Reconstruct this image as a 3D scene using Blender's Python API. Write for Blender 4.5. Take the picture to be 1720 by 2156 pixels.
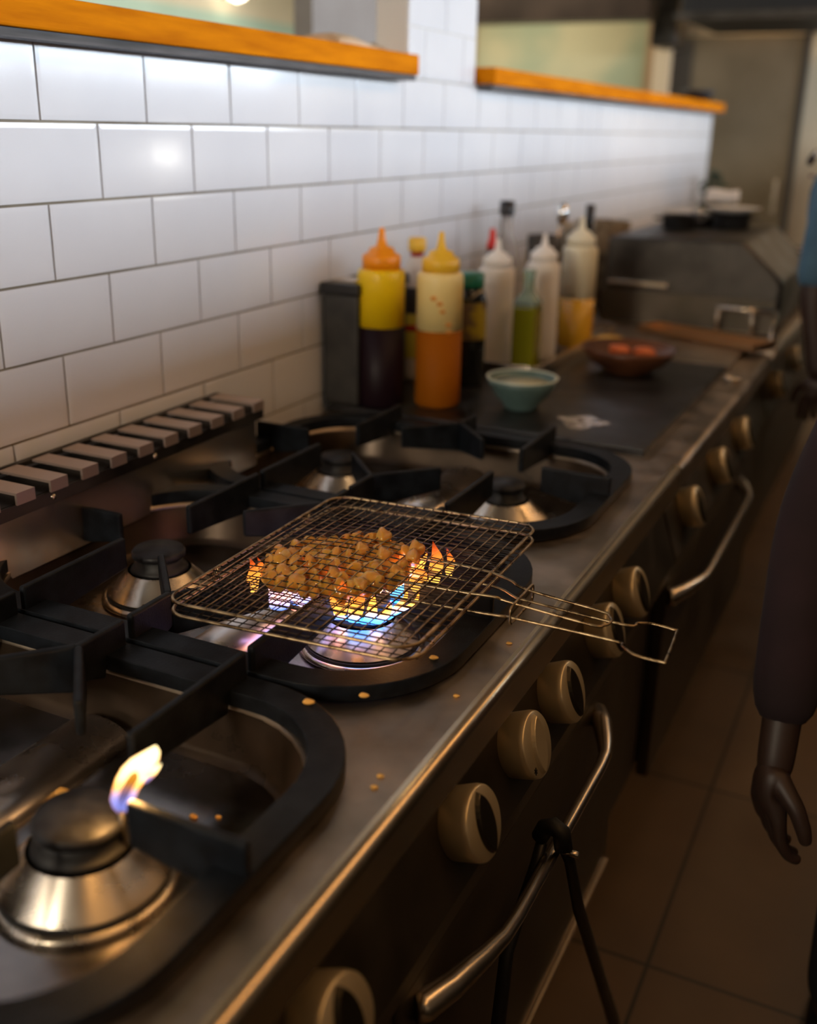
import bpy, bmesh, math, random
from mathutils import Vector, Matrix
random.seed(7)
D = bpy.data
for o in list(D.objects): D.objects.remove(o)
S = bpy.context.scene
COL = S.collection
PI = math.pi

# ---------------------------------------------------------------- camera
cam = D.cameras.new('camera'); co = D.objects.new('camera', cam); COL.objects.link(co)
co.matrix_world = Matrix(((0.8990639, -0.16642167, 0.40495423, 1.03897),
                          (0.43742098, 0.30208664, -0.84699855, -1.06833),
                          (0.01862765, 0.9386413, 0.34439153, 1.4001),
                          (0, 0, 0, 1)))
cam.sensor_fit = 'HORIZONTAL'; cam.sensor_width = 24.0; cam.lens = 2200/1720*24
cam.clip_start = 0.05; cam.clip_end = 60
cam.dof.use_dof = True; cam.dof.focus_distance = 1.17; cam.dof.aperture_fstop = 2.0
S.camera = co
# ---------------------------------------------------------------- world, exposure
S.view_settings.view_transform = 'Standard'; S.view_settings.look = 'None'
S.view_settings.gamma = 1.0; S.view_settings.use_curve_mapping = False
S.view_settings.exposure = 0.0
W = D.worlds.new('world'); S.world = W; W.use_nodes = True
W.node_tree.nodes['Background'].inputs[0].default_value = (0.30, 0.27, 0.24, 1)
W.node_tree.nodes['Background'].inputs[1].default_value = 0.005

WIN_POWER = 24.5; FRONT_POWER = 34.0
def lamp(name, kind, loc, power, color, size=0.1, rot=None, spot=None, sy=None):
    l = D.lights.new(name, kind); l.energy = power; l.color = color
    if kind == 'AREA':
        l.size = size
        if sy: l.shape = 'RECTANGLE'; l.size_y = sy
    elif kind == 'SPOT':
        l.spot_size = spot; l.spot_blend = 0.8; l.shadow_soft_size = size
    else: l.shadow_soft_size = size
    o = D.objects.new(name, l); COL.objects.link(o); o.location = loc
    if rot: o.rotation_euler = rot
    return o
# room lamps and added fills: warm downlights of the hood, ceiling light in the room beyond the pass-through
lamp('hood_downlight', 'SPOT', (0.62, 3.0, 1.98), 7, (1.0, 0.66, 0.34), 0.05, (0, 0, 0), 2.2)
lamp('hood_downlight', 'SPOT', (0.62, 0.6, 1.98), 2.2, (1.0, 0.66, 0.34), 0.05, (0, 0, 0), 2.2)
lamp('back_downlight', 'SPOT', (-0.05, 5.78, 2.4), 11, (1.0, 0.66, 0.34), 0.06, (0, 0, 0), 1.9)
lamp('aisle_downlight', 'SPOT', (1.0, 1.6, 2.45), 9, (1.0, 0.66, 0.38), 0.1, (0, 0, 0), 1.5)
lamp('edge_line_fill', 'AREA', (1.75, 1.8, 2.5), 21, (1.0, 0.50, 0.16), 0.16, (0, math.radians(22), 0), sy=7.0)  # unseen warm strip added for the gold line along the range edge
lamp('dining_room_light', 'AREA', (-1.9, 0.2, 2.4), 14, (1.0, 0.93, 0.82), 1.0, (0, math.radians(-30), 0))  # fill added to lighten the pier and pillar sides
lamp('dining_room_light', 'AREA', (-1.7, 3.6, 2.5), 34, (1.0, 0.93, 0.80), 1.6, (0, 0, 0))
lamp('dining_room_light', 'AREA', (-1.4, 5.0, 2.5), 17, (1.0, 0.90, 0.70), 1.0, (0, 0, 0))

# ---------------------------------------------------------------- materials
def mat(name, col=(0.5, 0.5, 0.5), rough=0.5, metal=0.0, **k):
    m = D.materials.new(name); m.use_nodes = True
    b = m.node_tree.nodes['Principled BSDF']
    b.inputs['Base Color'].default_value = (*col, 1); b.inputs['Roughness'].default_value = rough
    b.inputs['Metallic'].default_value = metal
    for kk, v in k.items():
        b.inputs[kk.replace('_', ' ')].default_value = v
    return m
def noisy(m, c1, c2, scale=20, stretch=(1, 1, 1), detail=4, lo=0.35, hi=0.65, rough=None, bump=0.0, bscale=None, bdist=0.002):
    nt = m.node_tree; N = nt.nodes; L = nt.links; b = N['Principled BSDF']
    tc = N.new('ShaderNodeTexCoord'); mp = N.new('ShaderNodeMapping'); mp.inputs['Scale'].default_value = stretch
    L.new(tc.outputs['Object'], mp.inputs[0])
    n = N.new('ShaderNodeTexNoise'); n.inputs['Scale'].default_value = scale; n.inputs['Detail'].default_value = detail
    L.new(mp.outputs[0], n.inputs['Vector'])
    r = N.new('ShaderNodeValToRGB'); r.color_ramp.elements[0].position = lo; r.color_ramp.elements[1].position = hi
    r.color_ramp.elements[0].color = (*c1, 1); r.color_ramp.elements[1].color = (*c2, 1)
    L.new(n.outputs[0], r.inputs[0]); L.new(r.outputs[0], b.inputs['Base Color'])
    if rough:
        mr = N.new('ShaderNodeMapRange'); mr.inputs[3].default_value = rough[0]; mr.inputs[4].default_value = rough[1]
        mr.inputs[1].default_value = 0.3; mr.inputs[2].default_value = 0.7
        L.new(n.outputs[0], mr.inputs[0]); L.new(mr.outputs[0], b.inputs['Roughness'])
    if bump:
        n2 = N.new('ShaderNodeTexNoise'); n2.inputs['Scale'].default_value = bscale or scale*4; n2.inputs['Detail'].default_value = 3
        L.new(mp.outputs[0], n2.inputs['Vector'])
        bp = N.new('ShaderNodeBump'); bp.inputs['Strength'].default_value = bump; bp.inputs['Distance'].default_value = bdist
        L.new(n2.outputs[0], bp.inputs['Height']); L.new(bp.outputs[0], b.inputs['Normal'])
    return m
M = {}
M['tile'] = noisy(mat('glazed_tile', rough=0.13, Specular_IOR_Level=0.35), (0.70, 0.71, 0.755), (0.76, 0.765, 0.80), 3, bump=0.12, bscale=9, bdist=0.004)
M['grout'] = noisy(mat('grout', rough=0.9), (0.16, 0.13, 0.09), (0.30, 0.26, 0.20), 6)
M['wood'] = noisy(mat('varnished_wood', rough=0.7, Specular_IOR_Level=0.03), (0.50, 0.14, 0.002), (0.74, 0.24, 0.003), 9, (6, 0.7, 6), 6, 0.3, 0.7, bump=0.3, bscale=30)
M['wood_dark'] = noisy(mat('near_black_wood', rough=0.6), (0.02, 0.018, 0.018), (0.10, 0.09, 0.09), 12, (2, 0.5, 8))
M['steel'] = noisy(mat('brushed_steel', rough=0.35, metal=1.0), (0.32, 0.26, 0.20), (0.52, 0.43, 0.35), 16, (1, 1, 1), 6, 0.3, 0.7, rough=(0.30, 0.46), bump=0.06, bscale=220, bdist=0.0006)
M['steel_edge'] = mat('bright_steel', (0.70, 0.61, 0.50), 0.27, 1.0)
M['pan'] = noisy(mat('well_steel', rough=0.3, metal=1.0), (0.18, 0.165, 0.155), (0.32, 0.30, 0.29), 14, detail=6, rough=(0.16, 0.30), bump=0.05, bscale=150, bdist=0.0006)
M['bridge'] = noisy(mat('bridge_steel', rough=0.3, metal=1.0), (0.66, 0.61, 0.58), (0.80, 0.76, 0.73), 14, detail=6, rough=(0.22, 0.36))
M['well'] = noisy(mat('shaded_well_steel', rough=0.3, metal=0.6, Specular_IOR_Level=0.2), (0.030, 0.021, 0.014), (0.075, 0.052, 0.036), 10, detail=6, rough=(0.25, 0.42))  # dark base holds the grate ring's shade on the well walls
M['dark_steel'] = noisy(mat('dark_steel', rough=0.45, metal=1.0), (0.06, 0.055, 0.05), (0.11, 0.10, 0.09), 12, rough=(0.35, 0.55))
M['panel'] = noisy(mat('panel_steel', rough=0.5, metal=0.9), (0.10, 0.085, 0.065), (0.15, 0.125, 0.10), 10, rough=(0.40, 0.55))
M['iron'] = noisy(mat('cast_iron', rough=0.46, Specular_IOR_Level=0.14), (0.004, 0.005, 0.007), (0.010, 0.013, 0.018), 45, bump=0.35, bscale=420, bdist=0.0008)
M['cap'] = noisy(mat('burner_iron', rough=0.45, Specular_IOR_Level=0.25), (0.008, 0.008, 0.010), (0.026, 0.027, 0.032), 60, bump=0.3, bscale=300, bdist=0.0006)
M['cone'] = noisy(mat('burner_cone_steel', rough=0.3, metal=1.0), (0.30, 0.24, 0.17), (0.66, 0.60, 0.52), 26, detail=8, lo=0.25, hi=0.5, rough=(0.20, 0.34))
def soot(m):
    nt = m.node_tree; N = nt.nodes; L = nt.links; b = N['Principled BSDF']; src = b.inputs['Base Color'].links[0].from_socket
    tc = N.new('ShaderNodeTexCoord'); sp = N.new('ShaderNodeSeparateXYZ'); L.new(tc.outputs['Generated'], sp.inputs[0])
    nz = N.new('ShaderNodeTexNoise'); nz.inputs['Scale'].default_value = 7; nz.inputs['Detail'].default_value = 5; L.new(tc.outputs['Generated'], nz.inputs['Vector'])
    ad = N.new('ShaderNodeMath'); ad.operation = 'MULTIPLY_ADD'; ad.inputs[1].default_value = 0.9; L.new(nz.outputs[0], ad.inputs[0]); L.new(sp.outputs[2], ad.inputs[2])
    r = N.new('ShaderNodeValToRGB'); r.color_ramp.elements[0].position = 1.0; r.color_ramp.elements[1].position = 1.22; L.new(ad.outputs[0], r.inputs[0])
    mx = N.new('ShaderNodeMix'); mx.data_type = 'RGBA'; mx.inputs['B'].default_value = (0.03, 0.015, 0.008, 1)
    L.new(r.outputs[0], mx.inputs['Factor']); L.new(src, mx.inputs['A']); L.new(mx.outputs['Result'], b.inputs['Base Color']); return m
soot(M['cone'])
M['griddle'] = noisy(mat('griddle_steel', rough=0.35, metal=0.7), (0.02, 0.02, 0.022), (0.055, 0.055, 0.058), 9, detail=6, rough=(0.28, 0.5))
M['knob'] = mat('satin_knob', (0.78, 0.66, 0.44), 0.34, 0.6)
M['knob_face'] = mat('dark_knob_face', (0.10, 0.085, 0.06), 0.35, 0.9)
M['black'] = mat('black_plastic', (0.012, 0.012, 0.014), 0.4)
M['void'] = mat('enamel_and_gap_black', (0.006, 0.006, 0.007), 0.55)
M['wire'] = noisy(mat('grill_wire', rough=0.3, metal=1.0), (0.10, 0.06, 0.03), (0.42, 0.31, 0.18), 60, lo=0.35, hi=0.6, rough=(0.22, 0.4))
M['wire_black'] = noisy(mat('near_black_wire', rough=0.4, metal=0.9), (0.012, 0.010, 0.009), (0.10, 0.065, 0.04), 40, lo=0.4, hi=0.7)  # near-black wire for the lower mesh and lengthwise upper wires
M['floor'] = None
M['cream'] = noisy(mat('cream_paint', rough=0.7), (0.62, 0.50, 0.33), (0.68, 0.56, 0.39), 3)
M['bounce_dark'] = noisy(mat('bounce_dark_paint', rough=0.8), (0.06, 0.045, 0.03), (0.09, 0.07, 0.05), 3)  # dark colour chosen to cut bounced light in the kitchen
M['mint'] = noisy(mat('mint_paint', rough=0.7), (0.38, 0.50, 0.40), (0.43, 0.55, 0.45), 3)
M['beige'] = noisy(mat('beige_paint', rough=0.7), (0.60, 0.53, 0.38), (0.66, 0.59, 0.44), 3)
M['greytile'] = noisy(mat('grey_tile', rough=0.5), (0.30, 0.27, 0.25), (0.35, 0.32, 0.30), 5)
M['doorsteel'] = noisy(mat('bronze_steel', rough=0.5, metal=0.55), (0.20, 0.155, 0.10), (0.27, 0.21, 0.14), 3, rough=(0.42, 0.55))
M['hood'] = noisy(mat('hood_steel', rough=0.4, metal=0.6), (0.035, 0.022, 0.014), (0.07, 0.045, 0.03), 4)
M['white'] = mat('white_glaze', (0.75, 0.73, 0.70), 0.25)
def plastic(n, c, tr=0.35, r=0.35):
    m = mat(n, c, r); nt = m.node_tree; N = nt.nodes; L = nt.links
    t = N.new('ShaderNodeBsdfGlass'); t.inputs['Color'].default_value = (*[min(1, v) for v in c], 1); t.inputs['IOR'].default_value = 1.03; t.inputs['Roughness'].default_value = 0.6
    x = N.new('ShaderNodeMixShader'); x.inputs[0].default_value = 0.15 if tr else 0.0
    L.new(N['Principled BSDF'].outputs[0], x.inputs[1]); L.new(t.outputs[0], x.inputs[2]); L.new(x.outputs[0], N['Material Output'].inputs[0])
    return m
def glass(n, c, rough=0.02, ior=1.3):
    return mat(n, c, rough, 0, Transmission_Weight=1.0, IOR=ior)

# ---------------------------------------------------------------- helpers
class MB:
    def __init__(s): s.v = []; s.f = []; s.sm = []
    def add(s, vs, fs, smooth=False):
        n = len(s.v); s.v += [tuple(v) for v in vs]; s.f += [tuple(i+n for i in f) for f in fs]; s.sm += [smooth]*len(fs); return s
    def box(s, x0, x1, y0, y1, z0, z1):
        vs = [(x, y, z) for z in (z0, z1) for y in (y0, y1) for x in (x0, x1)]
        return s.add(vs, [(0, 2, 3, 1), (4, 5, 7, 6), (0, 1, 5, 4), (2, 6, 7, 3), (0, 4, 6, 2), (1, 3, 7, 5)])
    def bar(s, a, b, w, z0, z1):          # upright plate from a to b (xy), width w
        a = Vector(a); b = Vector(b); d = (b-a).normalized(); n = Vector((-d.y, d.x))*w/2
        p = [a-n, b-n, b+n, a+n]
        vs = [(q.x, q.y, z) for z in (z0, z1) for q in p]
        return s.add(vs, [(3, 2, 1, 0), (4, 5, 6, 7)]+[(i, (i+1) % 4, (i+1) % 4+4, i+4) for i in range(4)])
    def lathe(s, prof, c=(0, 0, 0), seg=40, axis='z', cap=True):
        n = len(prof); vs = []; c = Vector(c)
        for i in range(seg):
            a = 2*PI*i/seg
            for r, h in prof:
                if axis == 'z': vs.append(c+Vector((r*math.cos(a), r*math.sin(a), h)))
                elif axis == 'x': vs.append(c+Vector((h, r*math.cos(a), r*math.sin(a))))
                else: vs.append(c+Vector((r*math.sin(a), h, r*math.cos(a))))
        fs = []
        for i in range(seg):
            j = (i+1) % seg
            for k in range(n-1): fs.append((i*n+k, j*n+k, j*n+k+1, i*n+k+1))
        s.add(vs, fs, True)
        if cap:
            m = len(s.v)-len(vs)
            if prof[0][0] > 1e-5: s.f.append(tuple(m+i*n for i in range(seg))[::-1]); s.sm.append(False)
            if prof[-1][0] > 1e-5: s.f.append(tuple(m+i*n+n-1 for i in range(seg))); s.sm.append(False)
        return s
    def tube(s, pts, r, n=8, closed=False):
        pts = [Vector(p) for p in pts]; N = len(pts)
        rr = r if isinstance(r, (list, tuple)) else [r]*N
        up = None; rings = []
        for i, p in enumerate(pts):
            a = pts[i-1] if (i > 0 or closed) else p
            b = pts[(i+1) % N] if (i < N-1 or closed) else p
            t = (b-a).normalized()
            if up is None:
                up = t.orthogonal().normalized()
            up = (up-t*up.dot(t))
            if up.length < 1e-6: up = t.orthogonal()
            up.normalize(); q = t.cross(up)
            rings.append([p+(up*math.cos(2*PI*k/n)+q*math.sin(2*PI*k/n))*rr[i] for k in range(n)])
        vs = [v for g in rings for v in g]; fs = []
        for i in range(N if closed else N-1):
            j = (i+1) % N
            off = 0
            if closed and j == 0:
                off = min(range(n), key=lambda o: (rings[i][0]-rings[0][o]).length)
            for k in range(n):
                fs.append((i*n+k, i*n+(k+1) % n, j*n+(k+1+off) % n, j*n+(k+off) % n))
        s.add(vs, fs, True)
        if not closed:
            m = len(s.v)-len(vs)
            s.f.append(tuple(m+k for k in range(n))[::-1]); s.sm.append(False)
            s.f.append(tuple(m+(N-1)*n+k for k in range(n))); s.sm.append(False)
        return s
    def loft(s, rings, cap=True, smooth=True):
        n = len(rings[0]); vs = [v for g in rings for v in g]; fs = []
        for i in range(len(rings)-1):
            for k in range(n): fs.append((i*n+k, i*n+(k+1) % n, (i+1)*n+(k+1) % n, (i+1)*n+k))
        m = len(s.v); s.add(vs, fs, smooth)
        if cap:
            s.f.append(tuple(m+k for k in range(n))[::-1]); s.sm.append(False)
            s.f.append(tuple(m+(len(rings)-1)*n+k for k in range(n))); s.sm.append(False)
        return s
    def prism(s, poly, a0, a1, axis='z'):
        def P(u, v, a): return {'z': (u, v, a), 'y': (u, a, v), 'x': (a, u, v)}[axis]
        n = len(poly)
        vs = [P(u, v, a) for a in (a0, a1) for u, v in poly]
        return s.add(vs, [tuple(range(n))[::-1], tuple(range(n, 2*n))]+[(i, (i+1) % n, (i+1) % n+n, i+n) for i in range(n)])
    def build(s, name, m, parent=None, bevel=0.0, seg=2, origin=None):
        me = D.meshes.new(name); o0 = Vector(origin) if origin else Vector((0, 0, 0))
        if parent is not None and origin is None: o0 = Vector(parent.location)*1.0 if parent.parent is None else Vector(parent['wl'])
        me.from_pydata([Vector(v)-o0 for v in s.v], [], s.f)
        for p, q in zip(me.polygons, s.sm): p.use_smooth = q
        bm = bmesh.new(); bm.from_mesh(me); bmesh.ops.recalc_face_normals(bm, faces=bm.faces); bm.to_mesh(me); bm.free()
        o = D.objects.new(name, me); COL.objects.link(o)
        for mm in (m if isinstance(m, (list, tuple)) else [m]): me.materials.append(mm)
        if parent is not None:
            o.parent = parent; pw = Vector(parent['wl']) if 'wl' in parent else Vector(parent.location)
            o.location = o0-pw
        else: o.location = o0
        o['wl'] = tuple(o0)
        if bevel:
            b = o.modifiers.new('bevel', 'BEVEL'); b.width = bevel; b.segments = seg; b.limit_method = 'ANGLE'; b.angle_limit = math.radians(40)
        return o
def tag(o, label, cat, group=None, kind=None):
    o['label'] = label; o['category'] = cat
    if group: o['group'] = group
    if kind: o['kind'] = kind
    return o
def thing(name, loc, label, cat, group=None):
    o = D.objects.new(name, None); COL.objects.link(o); o.location = loc; o['wl'] = tuple(loc); o.empty_display_size = 0.05
    return tag(o, label, cat, group)
def struct(o): o['kind'] = 'structure'; return o
def rrect(x0, x1, y0, y1, r, n=8):
    out = []
    for cx, cy, a0 in ((x1-r, y1-r, 0), (x0+r, y1-r, 90), (x0+r, y0+r, 180), (x1-r, y0+r, 270)):
        for k in range(n+1):
            a = math.radians(a0+90*k/n); out.append((cx+r*math.cos(a), cy+r*math.sin(a)))
    return out
def plate(name, outer, holes, z0, z1, m, parent=None, bevel=0.0, matrix=None):
    cu = D.curves.new(name, 'CURVE'); cu.dimensions = '2D'; cu.fill_mode = 'BOTH'; cu.extrude = (z1-z0)/2
    for loop in [outer]+holes:
        sp = cu.splines.new('POLY'); sp.points.add(len(loop)-1)
        for p, (x, y) in zip(sp.points, loop): p.co = (x, y, 0, 1)
        sp.use_cyclic_u = True
    t = D.objects.new('tmp', cu); COL.objects.link(t)
    me = D.meshes.new_from_object(t.evaluated_get(bpy.context.evaluated_depsgraph_get()))
    D.objects.remove(t); D.curves.remove(cu)
    me.name = name
    o0 = Vector(parent['wl']) if parent is not None else Vector((0, 0, 0))
    mt = matrix or Matrix.Identity(4)
    for v in me.vertices: v.co = mt @ Vector((v.co.x, v.co.y, v.co.z+(z0+z1)/2))-o0
    bm = bmesh.new(); bm.from_mesh(me); bmesh.ops.remove_doubles(bm, verts=bm.verts, dist=1e-5)
    bmesh.ops.recalc_face_normals(bm, faces=bm.faces); bm.to_mesh(me); bm.free()
    me.materials.clear(); me.materials.append(m)
    o = D.objects.new(name, me); COL.objects.link(o)
    if parent is not None: o.parent = parent
    o['wl'] = tuple(o0)
    if bevel:
        b = o.modifiers.new('bevel', 'BEVEL'); b.width = bevel; b.segments = 3; b.limit_method = 'ANGLE'; b.angle_limit = math.radians(40)
    return o
def copy_tree(o, parent=None):
    c = o.copy(); COL.objects.link(c); c.parent = parent
    for ch in list(o.children): copy_tree(ch, c)
    return c
def skin(name, pts, edges, rad, m, parent, lvl=2):
    me = D.meshes.new(name); o0 = Vector(parent['wl']) if parent is not None else Vector((0, 0, 0))
    me.from_pydata([Vector(p)-o0 for p in pts], edges, [])
    o = D.objects.new(name, me); COL.objects.link(o)
    sk = o.modifiers.new('skin', 'SKIN'); sk.use_smooth_shade = True
    for i, v in enumerate(me.skin_vertices[0].data):
        r = rad[i]; v.radius = r if isinstance(r, tuple) else (r, r); v.use_root = (i == 0)
    ss = o.modifiers.new('sub', 'SUBSURF'); ss.levels = lvl; ss.render_levels = lvl
    bpy.context.view_layer.update()
    nm = D.meshes.new_from_object(o.evaluated_get(bpy.context.evaluated_depsgraph_get()))
    D.objects.remove(o); nm.name = name
    for p in nm.polygons: p.use_smooth = True
    nm.materials.clear(); nm.materials.append(m)
    q = D.objects.new(name, nm); COL.objects.link(q)
    if parent is not None: q.parent = parent
    q['wl'] = tuple(o0)
    return q

def None_glow():
    g_ = D.materials.new('bulb_glow'); g_.use_nodes = True; p_ = g_.node_tree.nodes['Principled BSDF']
    p_.inputs['Emission Color'].default_value = (1, 0.97, 0.88, 1); p_.inputs['Emission Strength'].default_value = 45
    return g_
# ================================================================ SETTING
U, TH = 0.10408, 0.100          # half tile length, tile course height
TOPZ = 1.5
def tiles(mb, y0, y1, z0, rows, x, g=0.0018, bev=0.006, d=0.0004, phase=0):
    for r in range(rows):
        za = z0+r*TH; zb = za+TH
        k = round((TOPZ-zb)/TH)                      # course number under the shelf
        off = 0 if (k % 2 == 0) else 1
        c0 = math.floor((y0/U-off)/2)-1
        while True:
            a = (c0*2+off)*U; b = a+2*U; c0 += 1
            if a >= y1: break
            if b <= y0: continue
            a = max(a, y0); b = min(b, y1)
            if b-a < 0.01: continue
            ya, yb, zc, zd = a+g, b-g, za+g, zb-g
            e = min(bev, (b-a)/4)
            vs = [(x-0.004, ya, zc), (x-0.004, yb, zc), (x-0.004, yb, zd), (x-0.004, ya, zd),
                  (x, ya, zc), (x, yb, zc), (x, yb, zd), (x, ya, zd),
                  (x+d, ya+e, zc+e), (x+d, yb-e, zc+e), (x+d, yb-e, zd-e), (x+d, ya+e, zd-e)]
            mb.add(vs, [(8, 9, 10, 11), (4, 5, 9, 8), (5, 6, 10, 9), (6, 7, 11, 10), (7, 4, 8, 11),
                        (0, 1, 5, 4), (1, 2, 6, 5), (2, 3, 7, 6), (3, 0, 4, 7)])
WY0, WY1 = -1.9, 4.42
b = MB(); b.box(-0.16, -0.003, WY0, WY1, 0, 1.5); 
w = struct(b.build('wall_left', M['grout']))
wp = struct(MB().box(-0.075, -0.003, 1.06, 1.425, 1.5, 2.6).build('wall_pillar', M['white']))
b = MB(); tiles(b, 1.06, 1.425, 1.5, 11, 0.0); b.build('tiling', M['tile'], wp)
b = MB(); tiles(b, WY0, WY1, 0.6, 9, 0.0)
o = b.build('tiling', M['tile'], w); o['label'] = 'glossy white brick-bond wall tiles'
# floor: large stone tiles
fm = mat('floor_tile', rough=0.5); nt = fm.node_tree; N = nt.nodes; L = nt.links
tc = N.new('ShaderNodeTexCoord'); mp = N.new('ShaderNodeMapping'); mp.inputs['Location'].default_value = (-0.8+0.6*10, -0.46+0.6*20, 0)
L.new(tc.outputs['Object'], mp.inputs[0])
br = N.new('ShaderNodeTexBrick'); br.offset = 0; br.squash = 1; br.inputs['Scale'].default_value = 1
br.inputs['Brick Width'].default_value = 0.6; br.inputs['Row Height'].default_value = 0.6; br.inputs['Mortar Size'].default_value = 0.004
br.inputs['Color1'].default_value = (0.17, 0.105, 0.055, 1); br.inputs['Color2'].default_value = (0.13, 0.085, 0.048, 1); br.inputs['Mortar'].default_value = (0.03, 0.022, 0.015, 1)
L.new(mp.outputs[0], br.inputs['Vector'])
nz = N.new('ShaderNodeTexNoise'); nz.inputs['Scale'].default_value = 5; nz.inputs['Detail'].default_value = 6; L.new(tc.outputs['Object'], nz.inputs['Vector'])
mx = N.new('ShaderNodeMix'); mx.data_type = 'RGBA'; mx.blend_type = 'MULTIPLY'; mx.inputs['Factor'].default_value = 0.5
L.new(br.outputs[0], mx.inputs['A']); L.new(nz.outputs[0], mx.inputs['B']); L.new(mx.outputs['Result'], N['Principled BSDF'].inputs['Base Color'])
struct(MB().box(-3.2, 3.6, -2.2, 6.2, -0.05, 0.0).build('floor', fm))
struct(MB().box(-3.2, -0.16, -2.2, 6.2, 2.6, 2.65).build('ceiling', M['beige']))
struct(MB().box(-0.16, 3.6, -2.2, 6.2, 2.6, 2.65).build('ceiling', M['bounce_dark']))
# far walls
struct(MB().box(-3.2, 3.6, 6.0, 6.1, 0, 2.6).build('wall_back', M['cream']))
b = MB().box(-3.1, -3.0, -2.2, 6.0, 0, 2.03); struct(b.build('wall_dining_lower', M['mint']))
b = MB().box(-3.1, -3.0, -2.2, 6.0, 2.03, 2.6); struct(b.build('wall_dining_upper', M['beige']))
struct(MB().box(-3.2, 3.6, -2.3, -2.2, 0, 2.6).build('wall_front', M['bounce_dark']))
# right wall with a long low window
b = MB(); b.box(3.4, 3.5, -2.2, -1.0, 1.69, 2.12); wz0, wz1, wy0, wy1 = 1.69, 2.12, -1.0, 5.9
b.box(3.4, 3.5, -2.2, 6.0, 0, wz0); b.box(3.4, 3.5, -2.2, 6.0, wz1, 2.6);  b.box(3.4, 3.5, wy1, 6.0, wz0, wz1)
struct(b.build('wall_right', M['bounce_dark']))
em = D.materials.new('daylit_window'); em.use_nodes = True; nt = em.node_tree; nt.nodes.clear()
e_ = nt.nodes.new('ShaderNodeEmission'); e_.inputs[0].default_value = (0.80, 0.90, 1.0, 1); e_.inputs[1].default_value = WIN_POWER
oo = nt.nodes.new('ShaderNodeOutputMaterial'); nt.links.new(e_.outputs[0], oo.inputs[0])
wn = struct(MB().box(3.42, 3.43, wy0, wy1, wz0, wz1).build('window_1', em))
fb = MB()
for y in (wy0, -0.4, 1.1, 2.7, 4.3, wy1): fb.box(3.38, 3.42, y-0.02, y+0.02, wz0, wz1)
fb.box(3.38, 3.42, wy0, wy1, wz0-0.02, wz0+0.01); fb.box(3.38, 3.42, wy0, wy1, wz1-0.01, wz1+0.02)
fb.build('frame_bars', M['black'], wn)
emf = em.copy(); emf.name = 'bottle_fill_glow'; emf.node_tree.nodes['Emission'].inputs[1].default_value = FRONT_POWER; emf.node_tree.nodes['Emission'].inputs[0].default_value = (1.0, 0.86, 0.66, 1)
wf = struct(MB().box(0.0, 0.48, -2.195, -2.190, 1.45, 2.05).build('bottle_fill_panel', emf))  # glowing panel added behind the camera to brighten the bottles
fb = MB()
for x in (0.0, 0.24, 0.48): fb.box(x-0.015, x+0.015, -2.188, -2.16, 1.45, 2.05)
fb.box(0.0, 0.48, -2.188, -2.16, 1.43, 1.46).box(0.0, 0.48, -2.188, -2.16, 2.04, 2.07)
fb.build('frame_bars', M['black'], wf)  # bars framing the added fill panel
# greenish glazed partition and column at the back
struct(MB().box(-2.05, -0.72, 5.9, 5.96, 0.9, 2.063).build('window_2', noisy(mat('tinted_pane', rough=0.35), (0.40, 0.43, 0.28), (0.58, 0.52, 0.32), 2.2, detail=2, lo=0.4, hi=0.6)))
b = MB().box(-0.72, -0.655, 5.86, 5.98, 0, 2.063).box(-1.90, -1.86, 5.86, 5.9, 0.9, 2.063)
struct(b.build('trim_1', mat('warm_trim', (0.42, 0.27, 0.15), 0.6)))
struct(MB().box(-0.655, -0.56, 5.80, 5.98, 0, 2.6).build('trim_2', mat('pale_column', (0.72, 0.55, 0.36), 0.6)))
dr = struct(MB().box(-0.52, 0.20, 5.90, 5.95, 0.0, 1.955).build('door_1', M['doorsteel']))
b = MB().box(-0.56, -0.44, 5.88, 5.95, 0, 1.93).box(0.20, 0.235, 5.88, 5.95, 0, 1.97)
struct(b.build('trim_3', mat('dark_frame', (0.05, 0.04, 0.03), 0.6)))
MB().box(0.14, 0.155, 5.86, 5.90, 0.95, 1.15).build('door_handle', M['steel_edge'], dr)
tag(MB().box(-0.56, -0.42, 5.3, 5.6, 1.86, 2.3).build('ventilation_duct', M['dark_steel'], bevel=0.01), 'dark ventilation duct dropping beside the cream column at the back', 'duct')
# soffits and extractor hood
struct(MB().box(-1.5, -0.40, 4.6, 4.75, 1.935, 2.6).build('trim_4', M['hood']))
hd = thing('extractor_hood', (0.4, 4.9, 1.93), 'black extractor hood edge under the ceiling, top right corner', 'hood')
MB().box(-0.245, 0.95, 4.6, 5.5, 1.93, 2.5).build('canopy', M['void'], hd, bevel=0.01)
MB().box(-0.27, 0.97, 4.58, 4.6, 1.925, 1.96).build('gutter', M['dark_steel'], hd)
# grey tiled pier seen through the first pass-through
b = MB().box(-0.66, -0.6, 1.68, 2.275, 0, 2.6); struct(b.build('wall_pier', M['greytile']))
# unseen blocker across the aisle, added to shade the lower wall tiles
blocker = thing('light_blocker', (1.8, 1.5, 0), 'unseen steel block added across the aisle to shade the lower wall', 'partition')
MB().box(1.55, 2.2, -1.9, 5.2, 0.0, 1.475).build('body', M['panel'], blocker)
MB().box(1.50, 2.25, -1.95, 5.25, 1.475, 1.505).build('worktop', M['dark_steel'], blocker, bevel=0.004)
tl = thing('glint_lamp', (1.50, 2.07, 1.28), 'unseen small bright lamp added for the glint on the wall tiles', 'lamp')  # added lamp, placed so its reflection makes the tile glint
MB().lathe([(0.001, -0.035), (0.025, -0.022), (0.033, 0), (0.025, 0.022), (0.001, 0.035)], (1.44, 2.06, 1.29), 20).build('bulb', None_glow(), tl)
MB().box(1.47, 1.55, 2.055, 2.085, 1.28, 1.30).build('clamp', M['dark_steel'], tl)

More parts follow.
